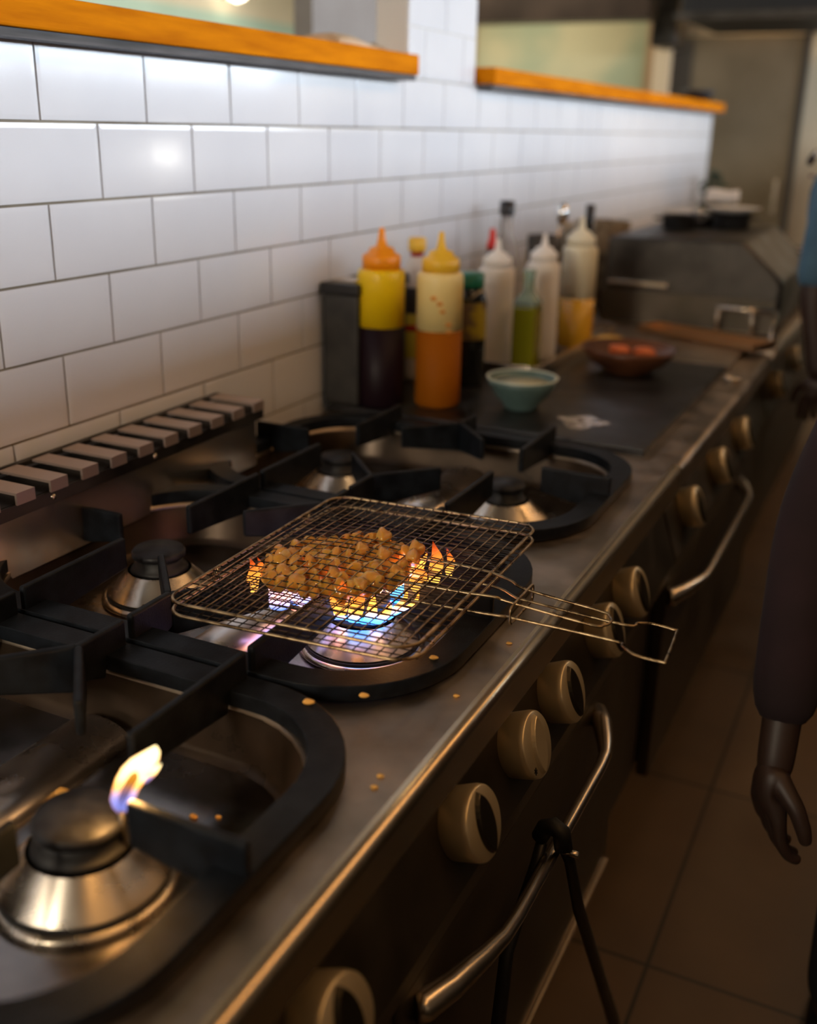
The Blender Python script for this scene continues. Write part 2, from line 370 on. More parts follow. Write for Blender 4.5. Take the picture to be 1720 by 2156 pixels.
# pass-through wood ledges
def ledge(y0, y1, label, ends=True):
    t = thing('wooden_ledge', (-0.05, (y0+y1)/2, 1.5), label, 'ledge')
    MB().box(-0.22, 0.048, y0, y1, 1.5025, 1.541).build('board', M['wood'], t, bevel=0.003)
    MB().box(0.0035, 0.040, y0, y1, 1.492, 1.504).build('underside_strip', M['wood_dark'], t)  # near-black strip along the underside of the board
    return t
ledge(-1.9, 1.015, 'orange varnished wooden ledge capping the tiled wall, nearer one at upper left')
ledge(1.435, 4.44, 'orange varnished wooden ledge beyond the white tiled pillar, the farther one')
# folded cloth and a dark bowl lying on the ledges
b = MB(); rings = []
for i in range(9):
    u = i/8; yy = 0.86+0.34*u; h = 0.026+0.006*math.sin(u*9)
    rings.append([(-0.10+0.05*math.cos(a), yy, 1.5415+h*0.55+h*0.55*math.sin(a)) for a in [2*PI*k/14 for k in range(14)]])
b.loft(rings); tag(b.build('folded_cloth', noisy(mat('sand_cloth', rough=0.9), (0.50, 0.34, 0.20), (0.66, 0.48, 0.32), 30, bump=0.4)), 'sand coloured rolled cloth lying on the nearer wooden ledge', 'cloth')
b = MB().lathe([(0.02, 1.541), (0.05, 1.543), (0.075, 1.575), (0.08, 1.59), (0.074, 1.588), (0.045, 1.552), (0.001, 1.55)], (-0.03, 4.15, 0)); 
tag(b.build('bowl', M['black']), 'small black bowl at the far end of the farther ledge', 'bowl')
# wall lamp in the dining room
t = thing('wall_lamp', (-2.9, 4.67, 2.1), 'small glowing round lamp on the far dining room wall at the top edge', 'lamp')
gl = D.materials.new('lamp_glow'); gl.use_nodes = True; g = gl.node_tree.nodes['Principled BSDF']; g.inputs['Emission Color'].default_value = (1, 0.9, 0.7, 1); g.inputs['Emission Strength'].default_value = 8
MB().lathe([(0.001, -0.07), (0.05, -0.05), (0.07, 0), (0.05, 0.05), (0.001, 0.07)], (-2.9, 4.67, 2.16)).build('globe', gl, t)
MB().lathe([(0.04, -3.0), (0.04, -2.95)], (0, 4.67, 2.16), axis='x').build('wall_mount', M['dark_steel'], t)

# ================================================================ RANGE 1 (six burners)
ZT = 0.875; ZW = 0.815; ZR = 0.893; ZG = 0.920
CY = [-0.55, -0.075, 0.40]; FX, BX, MX = 0.505, 0.205, 0.355
Y0, Y1 = -1.30, 0.650
rg = thing('gas_range', (0.37, -0.3, 0.0), 'stainless steel gas range with open wells and beige knobs, nearest in the row', 'range')
holes = [rrect(0.072, 0.642, c-0.205, c+0.205, 0.12) for c in [-1.025]+CY]
top = plate('cooktop', [(0.055, Y0), (0.712, Y0), (0.712, Y1), (0.055, Y1)], holes, ZT-0.012, ZT, M['steel'], rg)
# wells: sloping wall, floor, raised hump
def well(c):
    b = MB()
    def ring(i, r, z): return [(x, y, z) for x, y in rrect(0.072+i, 0.642-i, c-0.205+i, c+0.205-i, r)]
    rs = [ring(-0.001, 0.12, ZT-0.003), ring(0.001, 0.118, ZT-0.008), ring(0.010, 0.11, ZW+0.010), ring(0.013, 0.107, ZW+0.003), ring(0.020, 0.10, ZW)]
    b.loft(rs, cap=False)
    o = b.build('drip_well', M['well'], rg)
    MB().add(rs[-1], [tuple(range(len(rs[-1])))]).build('well_floor', M['pan'], rg)
    # half round hump between front and back burner
    h = MB(); prof = [(MX+0.008-0.040*math.cos(a), ZW-0.002+0.022*math.sin(a)) for a in [PI*k/12 for k in range(13)]]
    h.prism([(u-0.0, v) for u, v in prof], c-0.18, c+0.18, 'y')
    for i in range(len(h.sm)): h.sm[i] = i > 1
    h.build('well_bridge', M['bridge'], rg)
for c in [-1.025]+CY: well(c)
# rolled front edge + apron
pr_ = [(0.712, ZT-0.012), (0.712, ZT)]
for k in range(9):
    a = PI/2*(1-k/8); pr_.append((0.7165+0.0115*math.cos(a), ZT-0.0115+0.0115*math.sin(a)))
pr_ += [(0.728, 0.829), (0.724, 0.826), (0.712, 0.826)]
b = MB().prism(pr_, Y0, Y1, 'y')
for i in range(len(b.sm)): b.sm[i] = (3 < i < 12)
b.build('front_edge', mat('gold_lit_edge_steel', (0.74, 0.60, 0.43), 0.27, 1.0), rg)  # warm bright base adds the gold highlight on the rolled edge
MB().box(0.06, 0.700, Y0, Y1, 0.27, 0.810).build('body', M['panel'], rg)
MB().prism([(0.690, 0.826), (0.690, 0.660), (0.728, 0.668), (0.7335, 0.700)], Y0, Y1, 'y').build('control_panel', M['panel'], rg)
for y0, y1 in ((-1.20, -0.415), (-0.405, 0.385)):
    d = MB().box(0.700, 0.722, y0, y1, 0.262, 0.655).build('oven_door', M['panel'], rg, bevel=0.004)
    MB().box(0.722, 0.728, y0+0.004, y1-0.004, 0.254, 0.262).build('door_trim', M['steel_edge'], d)
for y in (Y0+0.06, Y1-0.06):
    for x in (0.12, 0.60): MB().lathe([(0.022, 0.0), (0.022, 0.03), (0.03, 0.04), (0.03, 0.27)], (x, y, 0), 20).build('leg', M['dark_steel'], rg)
# handles of the doors
def handle(y0, y1, z=0.62, parent=None):
    pts = [(0.722, y0-0.125, z), (0.728, y0-0.120, z), (0.742, y0-0.085, z), (0.756, y0-0.035, z), (0.764, y0, z), (0.766, y0+0.03, z),
           (0.766, y1-0.03, z), (0.764, y1, z), (0.755, y1+0.03, z), (0.738, y1+0.075, z), (0.722, y1+0.10, z)]
    r = [0.016, 0.0155, 0.014, 0.011, 0.0085, 0.008, 0.008, 0.0085, 0.011, 0.014, 0.016]
    return MB().tube(pts, r, 12).build('door_handle', M['steel_edge'], parent)
handle(-0.245, 0.13, parent=rg)
# knobs
KN = [-0.539, -0.266, -0.11, 0.02, 0.208, 0.349]
leaf = []
for k in range(13):
    a = -math.radians(62)+2*math.radians(62)*k/12
    leaf.append((0.034*(math.cos(a)-math.cos(math.radians(62)))/(1-math.cos(math.radians(62)))*0.50, 0.0345*math.sin(a)/math.sin(math.radians(62))))
leafp = leaf+[(-x, y) for x, y in leaf[-2:0:-1]]
KA = math.radians(19); KX = 0.717
def tilt(mb, y, z):          # local (outward, along, up) to the sloping control panel
    c, n_ = math.cos(KA), math.sin(KA)
    mb.v = [(KX+h*c-w_*n_, y+v_, z+h*n_+w_*c) for h, v_, w_ in mb.v]; return mb
def knob(y, z, parent, rot=0.0, lit=False):
    k = tilt(MB().lathe([(0.032, -0.008), (0.0360, -0.006), (0.0380, 0.022), (0.0372, 0.027), (0.0355, 0.0290), (0.001, 0.0295)], (0, 0, 0), 48, axis='x'), y, z).build('knob', M['knob'], parent)
    ca, sa = math.cos(rot), math.sin(rot)
    P = [(u*ca-v*sa, u*sa+v*ca) for u, v in leafp]
    P2 = [((u*ca-v*sa)*0.86, (u*sa+v*ca)*0.90) for u, v in leafp]
    g = MB(); g.loft([[(0.0285, a, b_) for a, b_ in P], [(0.0335, a, b_) for a, b_ in P2]], smooth=False)
    tilt(g, y, z).build('grip', M['knob'] if lit else M['knob_face'], k, bevel=0.0010)
    tilt(MB().lathe([(0.0045, -0.008), (0.0045, -0.0065), (0.001, -0.006)], (0, -0.012, 0.046), 16, axis='x'), y, z).build('pointer_dot', M['black'], parent)
    return k
for i, y in enumerate(KN):
    kb = knob(y, 0.758, rg, rot=(0.0 if i != 2 else -0.25), lit=(i == 2))
    # little flame star printed on the rim of the knob
    st = []
    for k in range(12):
        rr = 0.0042 if k % 2 == 0 else 0.0016; a = PI*k/6
        st.append((-0.024+rr*math.cos(a), -0.020+rr*math.sin(a)))
    if i == 2: 
        s_ = MB().prism(st, 0.0280, 0.0302, 'x'); tilt(s_, y, 0.758).build('star_mark', M['black'], kb)
# backsplash riser and slotted vent
MB().box(0.075, 0.083, Y0, 0.335, ZT-0.01, 0.947).build('riser', M['steel_edge'], rg)
MB().box(0.004, 0.094, Y0, 0.338, 0.945, 0.964).build('vent_body', M['void'], rg)  # solid black body stands for the dark inside the slots
MB().box(0.004, 0.014, Y0, 0.338, 0.972, 0.978).box(0.094, 0.0975, Y0, 0.338, 0.947, 0.963).build('vent_rail', M['dark_steel'], rg)
b = MB(); y = 0.322
while y > Y0+0.03:
    b.box(0.010, 0.100, y-0.0150, y+0.0150, 0.9745, 0.978).box(0.0965, 0.100, y-0.0150, y+0.0150, 0.9625, 0.9745); y -= 0.0565
b.build('vent_tabs', mat('tab_steel', (0.58, 0.46, 0.40), 0.40, 0.8), rg)
MB().lathe([(0.004, 0.094), (0.004, 0.099), (0.001, 0.0995)], (0, 0.06, 0.955), 12, axis='x').lathe([(0.004, 0.094), (0.004, 0.099), (0.001, 0.0995)], (0, -0.14, 0.955), 12, axis='x').build('rivets', M['steel_edge'], rg)

# ---- burners
BL = {(0, 0): 'black-capped gas burner with scorched steel cone, nearest, under the tall single flame',
      (0, 1): 'gas burner with black cap at the left edge behind the nearest one',
      (1, 0): 'lit gas burner with spotted steel cone under the wire basket',
      (1, 1): 'unlit gas burner with round black cap and dark cone, second back one along the wall',
      (2, 0): 'unlit gas burner with bright gold-lit steel cone at the front, farthest front one',
      (2, 1): 'unlit gas burner under crossing grate bars, farthest back one near the vent end'}
def burner(cx, cy, label, capr=0.035, base=0.0735, top=ZG):
    t = thing('gas_burner', (cx, cy, ZW), label, 'burner')
    z = ZW
    MB().lathe([(base, z), (base+0.003, z+0.002), (base+0.002, z+0.0055), (base-0.002, z+0.0075)], (cx, cy, 0), 64, cap=False).lathe([(base-0.002, z+0.0075), (base-0.02, z+0.0076)], (cx, cy, 0), 64, cap=False).build('collar', M['cone'], t)
    MB().lathe([(base-0.010, z+0.0070), (base-0.0035, z+0.0076), (base-0.004, z+0.0105), (base-0.010, z+0.0110)], (cx, cy, 0), 64, cap=False).build('gap_ring', M['void'], t)  # black ring stands for the dark gap under the cone
    zt = z+0.040
    MB().lathe([(base-0.009, z+0.0108), (base-0.0055, z+0.0112), (base-0.0055, z+0.0130)], (cx, cy, 0), 64, cap=False).lathe([(base-0.0055, z+0.0130), (capr+0.007, zt)], (cx, cy, 0), 72, cap=False).lathe([(capr+0.007, zt), (0.001, zt)], (cx, cy, 0), 64).build('base_cone', M['cone'], t)
    MB().lathe([(capr+0.004, zt-0.0005), (capr+0.001, zt+0.004), (capr-0.004, zt+0.008), (capr-0.003, zt+0.018), (0.001, zt+0.018)], (cx, cy, 0), 48).build('burner_head', M['void'], t)
    MB().lathe([(capr-0.003, zt+0.0175), (capr, zt+0.0185), (capr+0.0005, zt+0.0235), (capr-0.002, zt+0.0275), (0.001, zt+0.0290)], (cx, cy, 0), 48).build('burner_cap', M['cap'], t, bevel=0)
    return t
for i, c in enumerate(CY):
    for j, x in enumerate((FX, BX)):
        burner(x, c, BL[(i, j)], capr=(0.037, 0.034, 0.031)[i])
# ---- grates
GL = ['heavy black cast iron pan grate nearest the camera, over the single tall flame',
      'heavy black cast iron pan grate carrying the wire basket, middle one of three',
      'heavy black cast iron pan grate at the far end, next to the flat griddle']
def grate(c, label):
    t = thing('pan_grate', (MX, c, ZT), label, 'grate')
    plate('ring', rrect(0.040, 0.676, c-0.2335, c+0.2335, 0.14, 12), [rrect(0.073, 0.643, c-0.2005, c+0.2005, 0.108, 12)], ZT+0.001, ZR, M['iron'], t, bevel=0.003)
    w = 0.0085
    def arm(pts, outer=True):
        a, e = Vector(pts[0]), Vector(pts[1]); d = (e-a).normalized(); n = Vector((-d.y, d.x))*w/2; Ln = (e-a).length
        pf = [(0, 0.8765), (0.032, 0.8765), (0.034, 0.868), (Ln, 0.880), (Ln, ZG), (0, ZG)] if outer else [(0, 0.868), (Ln, 0.884), (Ln, ZG), (0, ZG)]
        k_ = len(pf); vs = [(a.x+d.x*u+sg*n.x, a.y+d.y*u+sg*n.y, z) for sg in (-1, 1) for u, z in pf]
        b = MB(); b.add(vs, [tuple(range(k_)), tuple(range(k_, 2*k_))[::-1]]+[(i, (i+1) % k_, (i+1) % k_+k_, i+k_) for i in range(k_)])
        return b.build('support_bar', M['iron'], t, bevel=0.0030, seg=3)
    for s in (-1, 1):
        ye = c+s*0.2325
        for x in (BX, FX): arm([(x, ye), (x, c+s*0.064)])
        arm([(MX, ye), (MX, c+s*0.165)])
        for x in (BX, FX):
            v = Vector((x-MX, -s*0.165)).normalized(); e = Vector((MX, c+s*0.168))+v*0.112
            arm([(MX+v.x*0.002, c+s*0.168+v.y*0.002), (e.x, e.y)], False)
    arm([(0.674, c-0.008), (0.565, c-0.008)]); arm([(0.042, c), (0.147, c)])
    return t
for c, l in zip(CY, GL): grate(c, l)

# ================================================================ FLAMES
def flame_mat(name, stops, alpha, strength, axis=2, rim=None):
    m = D.materials.new(name); m.use_nodes = True; nt = m.node_tree; nt.nodes.clear(); N = nt.nodes; L = nt.links
    tc = N.new('ShaderNodeTexCoord'); sp = N.new('ShaderNodeSeparateXYZ'); L.new(tc.outputs['Generated'], sp.inputs[0])
    nz = N.new('ShaderNodeTexNoise'); nz.inputs['Scale'].default_value = 2.2; L.new(tc.outputs['Generated'], nz.inputs['Vector'])
    ad = N.new('ShaderNodeMath'); ad.operation = 'MULTIPLY_ADD'; ad.inputs[1].default_value = 0.16; L.new(nz.outputs[0], ad.inputs[0]); 
    sb = N.new('ShaderNodeMath'); sb.operation = 'SUBTRACT'; sb.inputs[1].default_value = 0.08; L.new(sp.outputs[axis], sb.inputs[0]); L.new(sb.outputs[0], ad.inputs[2])
    r = N.new('ShaderNodeValToRGB'); a = N.new('ShaderNodeValToRGB')
    for ramp, st in ((r, stops), (a, [(p, (v, v, v)) for p, v in alpha])):
        e = ramp.color_ramp.elements
        while len(e) < len(st): e.new(0.5)
        for q, (p, c) in zip(e, st): q.position = p; q.color = (*c, 1)
        L.new(ad.outputs[0], ramp.inputs[0])
    em = N.new('ShaderNodeEmission'); em.inputs[1].default_value = strength; L.new(r.outputs[0], em.inputs[0])
    if rim:
        lw = N.new('ShaderNodeLayerWeight'); lw.inputs[0].default_value = 0.35
        rr_ = N.new('ShaderNodeValToRGB'); rr_.color_ramp.elements[0].position = 0.35; rr_.color_ramp.elements[1].position = 0.75; L.new(lw.outputs['Facing'], rr_.inputs[0])
        m2 = N.new('ShaderNodeMix'); m2.data_type = 'RGBA'; m2.inputs['B'].default_value = (*rim, 1)
        L.new(rr_.outputs[0], m2.inputs['Factor']); L.new(r.outputs[0], m2.inputs['A']); L.new(m2.outputs['Result'], em.inputs[0])
    tr = N.new('ShaderNodeBsdfTransparent'); mx = N.new('ShaderNodeMixShader'); out = N.new('ShaderNodeOutputMaterial')
    L.new(a.outputs[0], mx.inputs[0]); L.new(tr.outputs[0], mx.inputs[1]); L.new(em.outputs[0], mx.inputs[2]); L.new(mx.outputs[0], out.inputs[0])
    return m
# tall single flame on the nearest burner
def blob_flame(name, spine, width, thick, m, parent, side, n=16):
    rings = []
    side = Vector(side).normalized()
    for (p, w_, t_) in zip(spine, width, thick):
        p = Vector(p); q = Vector((-side.y, side.x, 0))
        rings.append([p+side*w_*math.cos(2*PI*k/n)+q*t_*math.sin(2*PI*k/n) for k in range(n)])
    o = MB().loft(rings).build(name, m, parent)
    return o
R0 = Vector((0.899, 0.437, 0.0)).normalized()
fl = thing('tall_flame', (0.540, -0.542, 0.888), 'tall yellow-white flame licking up beside the nearest burner cap', 'flame')
B0 = Vector((0.541, -0.541, 0.889))
def fp(s, h): return B0+R0*s+Vector((0, 0, h))
mo = flame_mat('flame_outer', [(0.0, (0.25, 0.30, 0.9)), (0.26, (0.35, 0.32, 0.75)), (0.40, (1.0, 0.40, 0.05)), (0.55, (1.0, 0.72, 0.28)), (1.0, (1.0, 0.78, 0.38))],
               [(0.0, 0.10), (0.25, 0.30), (0.42, 0.55), (0.55, 0.9), (1.0, 1.0)], 3.2, rim=(0.55, 0.16, 0.01))
blob_flame('flame_body', [fp(0.000, 0.000), fp(0.001, 0.006), fp(0.002, 0.013), fp(0.005, 0.022), fp(0.010, 0.032), fp(0.016, 0.042), fp(0.022, 0.050), fp(0.028, 0.057), fp(0.031, 0.062)],
           [0.003, 0.008, 0.010, 0.0105, 0.012, 0.0125, 0.011, 0.006, 0.0008], [0.002, 0.004, 0.005, 0.005, 0.0055, 0.0055, 0.005, 0.003, 0.0005], mo, fl, R0)
blob_flame('flame_lick', [fp(0.020, 0.030), fp(0.025, 0.037), fp(0.030, 0.042), fp(0.034, 0.046)], [0.004, 0.005, 0.003, 0.0004], [0.003, 0.003, 0.002, 0.0004], mo, fl, R0)
mc = flame_mat('flame_core', [(0.0, (0.22, 0.26, 0.8)), (0.35, (0.20, 0.14, 0.30)), (0.7, (0.75, 0.26, 0.02)), (1.0, (1.0, 0.45, 0.05))], [(0.0, 0.5), (0.3, 0.95), (0.8, 1.0), (1, 1.0)], 1.0)
V0 = Vector((0.40, -0.84, 0.0)).normalized()*0.0065
blob_flame('flame_core', [fp(0.002, 0.010)+V0, fp(0.004, 0.018)+V0, fp(0.008, 0.027)+V0, fp(0.013, 0.036)+V0, fp(0.015, 0.041)+V0, fp(0.016, 0.043)+V0],
           [0.002, 0.0035, 0.0042, 0.0045, 0.003, 0.0005], [0.0005, 0.001, 0.001, 0.001, 0.0008, 0.0003], mc, fl, R0)
MB().tube([(0.541, -0.541, 0.855), (0.541, -0.541, 0.890)], 0.0025, 8).build('pilot_tube', M['dark_steel'], fl)
pl = lamp('flame_light', 'POINT', (0.556, -0.545, 0.925), 1.15, (1.0, 0.50, 0.14), 0.014)
# ring of gas flame under the basket
rf = thing('burner_flame', (FX, CY[1], 0.884), 'ring of blue flame with orange tips under the wire basket', 'flame')
mb_ = flame_mat('gas_flame', [(0.0, (0.03, 0.22, 1.0)), (0.30, (0.10, 0.42, 1.0)), (0.42, (0.75, 0.55, 0.85)), (0.55, (1.0, 0.38, 0.05)), (1.0, (1.0, 0.22, 0.02))],
                [(0.0, 0.6), (0.3, 0.7), (0.5, 0.9), (0.8, 0.7), (1.0, 0.2)], 5.0)
mpk = flame_mat('pink_flame', [(0.0, (0.10, 0.25, 1.0)), (0.25, (0.55, 0.45, 0.95)), (0.6, (1.0, 0.45, 0.38)), (1.0, (1.0, 0.10, 0.03))],
                [(0.0, 0.35), (0.3, 0.6), (0.6, 0.7), (1.0, 0.15)], 3.2)
NT = 26
for k in range(NT):
    a = 2*PI*k/NT+random.uniform(-.05, .05)
    dx, dy = math.cos(a), math.sin(a)
    h = 0.040+random.uniform(-0.006, 0.006); out = 0.050 if dx > -0.2 else 0.066
    # no tongue where the two grate bars come closest (left between the lobes)
    left = dx < -0.2
    if random.random() < 0.12: h *= 0.6
    side = Vector((-dy, dx, 0))
    sp = []; wd = []; tk = []
    for q in range(8):
        u = q/7
        rr = 0.038+out*(1-(1-u)**1.5)
        sp.append((FX+dx*rr, CY[1]+dy*rr, 0.866+(h+0.010)*(u**1.3)+0.003*math.sin(u*5+k)))
        wd.append(0.0085*(1-u**2.4)+0.0006); tk.append(0.0045*(1-u**2.0)+0.0004)
    blob_flame('flame_tongue', sp, wd, tk, mpk if left else mb_, rf, side, 10)
# taller orange licks through the mesh at the two sides of the food
ml = flame_mat('orange_lick', [(0.0, (1.0, 0.45, 0.08)), (0.5, (1.0, 0.25, 0.03)), (1.0, (0.9, 0.08, 0.01))], [(0.0, 0.75), (0.5, 0.6), (1.0, 0.05)], 2.4)
for (x, y, h, w_) in ((0.500, -0.150, 0.034, 0.016), (0.520, -0.150, 0.036, 0.014), (0.590, -0.055, 0.050, 0.010), (0.597, -0.030, 0.034, 0.006), (0.582, -0.085, 0.035, 0.012), (0.420, -0.175, 0.040, 0.009), (0.412, -0.150, 0.030, 0.007), (0.535, -0.180, 0.040, 0.012), (0.552, -0.172, 0.030, 0.010)):
    sp = [(x+0.004*math.sin(u*6+x*40)*u, y, 0.908+h*u) for u in [q/7 for q in range(8)]]
    blob_flame('flame_lick', sp, [w_*(0.5+1.4*u*(1-u))*(1-u**3)+0.0004 for u in [q/7 for q in range(8)]], [0.4*w_*(1-u**2)+0.0003 for u in [q/7 for q in range(8)]], ml, rf, R0, 10)
for (x, y, h, w_) in ((0.405, -0.150, 0.022, 0.012), (0.420, -0.140, 0.026, 0.014), (0.438, -0.150, 0.022, 0.013), (0.452, -0.128, 0.028, 0.013), (0.432, -0.120, 0.030, 0.012)):
    us = [q/7 for q in range(8)]
    blob_flame('flame_tongue', [(x, y, 0.880+h*u) for u in us], [w_*(0.75+1.0*u*(1-u))*(1-u**3)+0.0004 for u in us], [0.45*w_*(1-u**2)+0.0003 for u in us], mpk, rf, R0, 10)
lamp('flame_light', 'POINT', (0.560, -0.10, 0.905), 0.50, (1.0, 0.42, 0.12), 0.02)
lamp('flame_light', 'POINT', (0.470, -0.14, 0.905), 0.15, (1.0, 0.45, 0.25), 0.02)

# ================================================================ WIRE BASKET
bk = thing('wire_grill_basket', (0.525, -0.10, 0.925), 'long-handled folding wire grill basket holding browned food over the flames', 'grill basket')
BXA, BXB, BYA, BYB = 0.388, 0.664, -0.286, 0.086
def shear(p):      # slight skew of the basket on the grate
    x, y, z = p; return (x+0.03*(y+0.1)*-1.0*0.5, y+0.08*(x-0.52), z)
def mesh_layer(z, sag):
    b = MB(); r = 0.00072
    nx, ny = 22, 29
    def zz(x, y): 
        u = (x-BXA)/(BXB-BXA); v = (y-BYA)/(BYB-BYA)
        bulge = math.exp(-(((x-0.50)/0.085)**2+((y+0.10)/0.10)**2))
        return z+sag*bulge
    c = MB()
    for i in range(1, nx):
        x = BXA+(BXB-BXA)*i/nx
        pts = [shear((x, BYA+(BYB-BYA)*k/14, zz(x, BYA+(BYB-BYA)*k/14)+0.0008)) for k in range(15)]
        c.tube(pts, r, 6)
    for j in range(1, ny):
        y = BYA+(BYB-BYA)*j/ny
        pts = [shear((BXA+(BXB-BXA)*k/12, y, zz(BXA+(BXB-BXA)*k/12, y)-0.0008)) for k in range(13)]
        b.tube(pts, r, 6)
    return b, c
for nm, z, sg, m1, m2 in (('lower', 0.926, -0.002, 'wire_black', 'wire_black'), ('upper', 0.9395, 0.0085, 'wire_black', 'wire')):
    b, c = mesh_layer(z, sg)
    b.build(nm+'_mesh_wires', M[m1], bk); c.build(nm+'_cross_wires', M[m2], bk)
for nm, z in (('lower_frame', 0.926), ('upper_frame', 0.9395)):
    MB().tube([shear((x, y, z)) for x, y in rrect(BXA, BXB, BYA, BYB, 0.026, 8)], 0.0019, 8, True).build(nm, M['wire'], bk)
# coil hinges on the far side from the handle
for y in (-0.20, 0.0):
    pts = [shear((BXA+0.004*math.cos(t*2.2), y+t*0.0011, 0.933+0.0085*math.sin(t*2.2))) for t in range(0, 14)]
    MB().tube(pts, 0.0009, 6).build('hinge_coil', M['wire'], bk)
# handle: long outer loop and short inner loop, made of thick wire
def sm(pts, n=6, closed=False):
    P = [Vector(p) for p in pts]; out = []
    for i in range(len(P)-1):
        a = P[max(i-1, 0)]; b_ = P[i]; c = P[i+1]; d = P[min(i+2, len(P)-1)]
        for k in range(n):
            t = k/n
            out.append(0.5*((2*b_)+(c-a)*t+(2*a-5*b_+4*c-d)*t*t+(3*b_-a-3*c+d)*t**3))
    out.append(P[-1]); return out
zl = 0.925; zu = 0.940
low = [(0.610, -0.105, zl), (0.664, -0.090, zl), (0.683, -0.094, zl+.001), (0.712, -0.062-0.03, zl+.004)]
outer = [(0.560, -0.150, zl), (0.640, -0.143, zl), (0.676, -0.140, zl), (0.706, -0.136, zl), (0.715, -0.135, zl), (0.822, -0.136, zl), (0.833, -0.143, zl), (0.849, -0.156, zl), (0.876, -0.158, zl), (0.8785, -0.152, zl), (0.8745, -0.088, zl), (0.871, -0.083, zl), (0.848, -0.080, zl), (0.834, -0.085, zl), (0.822, -0.096, zl), (0.715, -0.088, zl), (0.700, -0.086, zl), (0.676, -0.072, zl), (0.640, -0.070, zl), (0.560, -0.072, zl)]
MB().tube(sm(outer, 4), 0.0016, 8).build('long_handle', M['wire'], bk)
inner = [(0.560, -0.138, zu), (0.650, -0.132, zu), (0.690, -0.126, zu), (0.705, -0.124, zu-.003), (0.795, -0.128, zu-.007), (0.807, -0.122, zu-.008), (0.812, -0.110, zu-.008), (0.807, -0.098, zu-.008), (0.795, -0.092, zu-.007), (0.712, -0.086, zu-.003), (0.690, -0.078, zu), (0.650, -0.066, zu), (0.560, -0.068, zu)]
MB().tube(sm(inner, 5), 0.0016, 8).build('short_handle', M['wire'], bk)
MB().tube([(0.716, y, z) for y, z in rrect(-0.146, -0.076, 0.9215, 0.9415, 0.006, 5)], 0.0014, 8, True).build('locking_ring', M['wire'], bk)

# food chunks clamped in the basket
fm_ = noisy(mat('glazed_meat', rough=0.28, Subsurface_Weight=0.5, Subsurface_Scale=0.012, Coat_Weight=0.9, Coat_Roughness=0.12), (0.08, 0.022, 0.004), (1.0, 0.44, 0.035), 55, detail=5, lo=0.30, hi=0.55, bump=0.6, bscale=260, bdist=0.0015)
protos = []
def lump(sd):
    rnd = random.Random(sd); bm = bmesh.new(); bmesh.ops.create_icosphere(bm, subdivisions=3, radius=1)
    ph = [rnd.uniform(0, 6) for _ in range(6)]
    for v in bm.verts:
        p = v.co.copy(); f = 1+0.16*math.sin(2.2*p.x+ph[0])*math.cos(2.0*p.y+ph[1])+0.10*math.sin(4*p.z+ph[2]+2*p.x)+0.03*math.sin(9*p.y+ph[3])
        v.co = Vector((p.x*f, p.y*f*rnd.uniform(0.98, 1.02), p.z*f))
    me = D.meshes.new('meat_chunk'); bm.to_mesh(me); bm.free()
    for p in me.polygons: p.use_smooth = True
    me.materials.append(fm_); return me
lm_ = [lump(i) for i in range(6)]
cnt = 0; spots = []
rnd = random.Random(3)
while cnt < 125:
    u = rnd.uniform(-1, 1); v = rnd.uniform(-1, 1)
    if u*u+v*v > 1: continue
    x = 0.498+0.078*u+0.012*v; y = -0.116+0.083*v
    if any((x-a)**2+(y-b_)**2 < 0.0108**2 for a, b_ in spots) and rnd.random() < 0.93: continue
    spots.append((x, y)); cnt += 1
    if cnt > 400: break
for i, (x, y) in enumerate(spots[:125]):
    o = D.objects.new('meat_chunk', lm_[i % 6]); COL.objects.link(o)
    o.location = (x, y, 0.9330+rnd.uniform(-0.001, 0.005)); o.rotation_euler = (rnd.uniform(0, 3), rnd.uniform(0, 3), rnd.uniform(0, 6))
    s = rnd.uniform(0.0070, 0.0112); o.scale = (s*1.25, s, s*0.85)
    tag(o, 'small glossy browned chunk of grilled food pressed in the wire basket', 'food', 'browned food chunks in the wire basket')
for (x, y, z, s) in ((0.515, -0.040, 0.946, 0.012), (0.568, -0.060, 0.947, 0.012), (0.573, -0.080, 0.946, 0.011), (0.541, -0.092, 0.946, 0.010), (0.512, -0.09, 0.946, 0.010)):
    o = D.objects.new('meat_chunk', lm_[int(s*1e4) % 6]); COL.objects.link(o); o.location = (x, y, z); o.scale = (s*0.8, s, s*0.8); o.rotation_euler = (s*50, 1.0, s*90)
    tag(o, 'larger glossy browned chunk bulging up above the top mesh of the basket', 'food', 'larger chunks bulging above the basket mesh')
# crumbs
cm = mat('crumb', (0.75, 0.42, 0.10), 0.6)
cme = lump(11).copy(); cme.materials.clear(); cme.materials.append(cm); cme.name = 'food_crumb'
def crumb(x, y, z, s, rz=0.3, ln=1.6):
    o = D.objects.new('food_crumb', cme); COL.objects.link(o); o.location = (x, y, z+s*0.6); o.scale = (s*ln, s, s*0.7); o.rotation_euler = (0, 0, rz); return o
for (x, y) in ((0.690, -0.385), (0.693, -0.402), (0.700, -0.10), (0.694, -0.23)):
    tag(crumb(x, y, ZT, 0.0020), 'yellow crumb on the bare steel strip in front of the grates', 'crumb', 'crumbs on the front steel strip')
for (x, y, s) in ((0.588, -0.335, 0.0035), (0.628, -0.30, 0.003), (0.655, -0.20, 0.0028)):
    tag(crumb(x, y, ZR, s), 'orange crumb resting on the rim of the middle grate', 'crumb', 'crumbs on the middle grate rim')
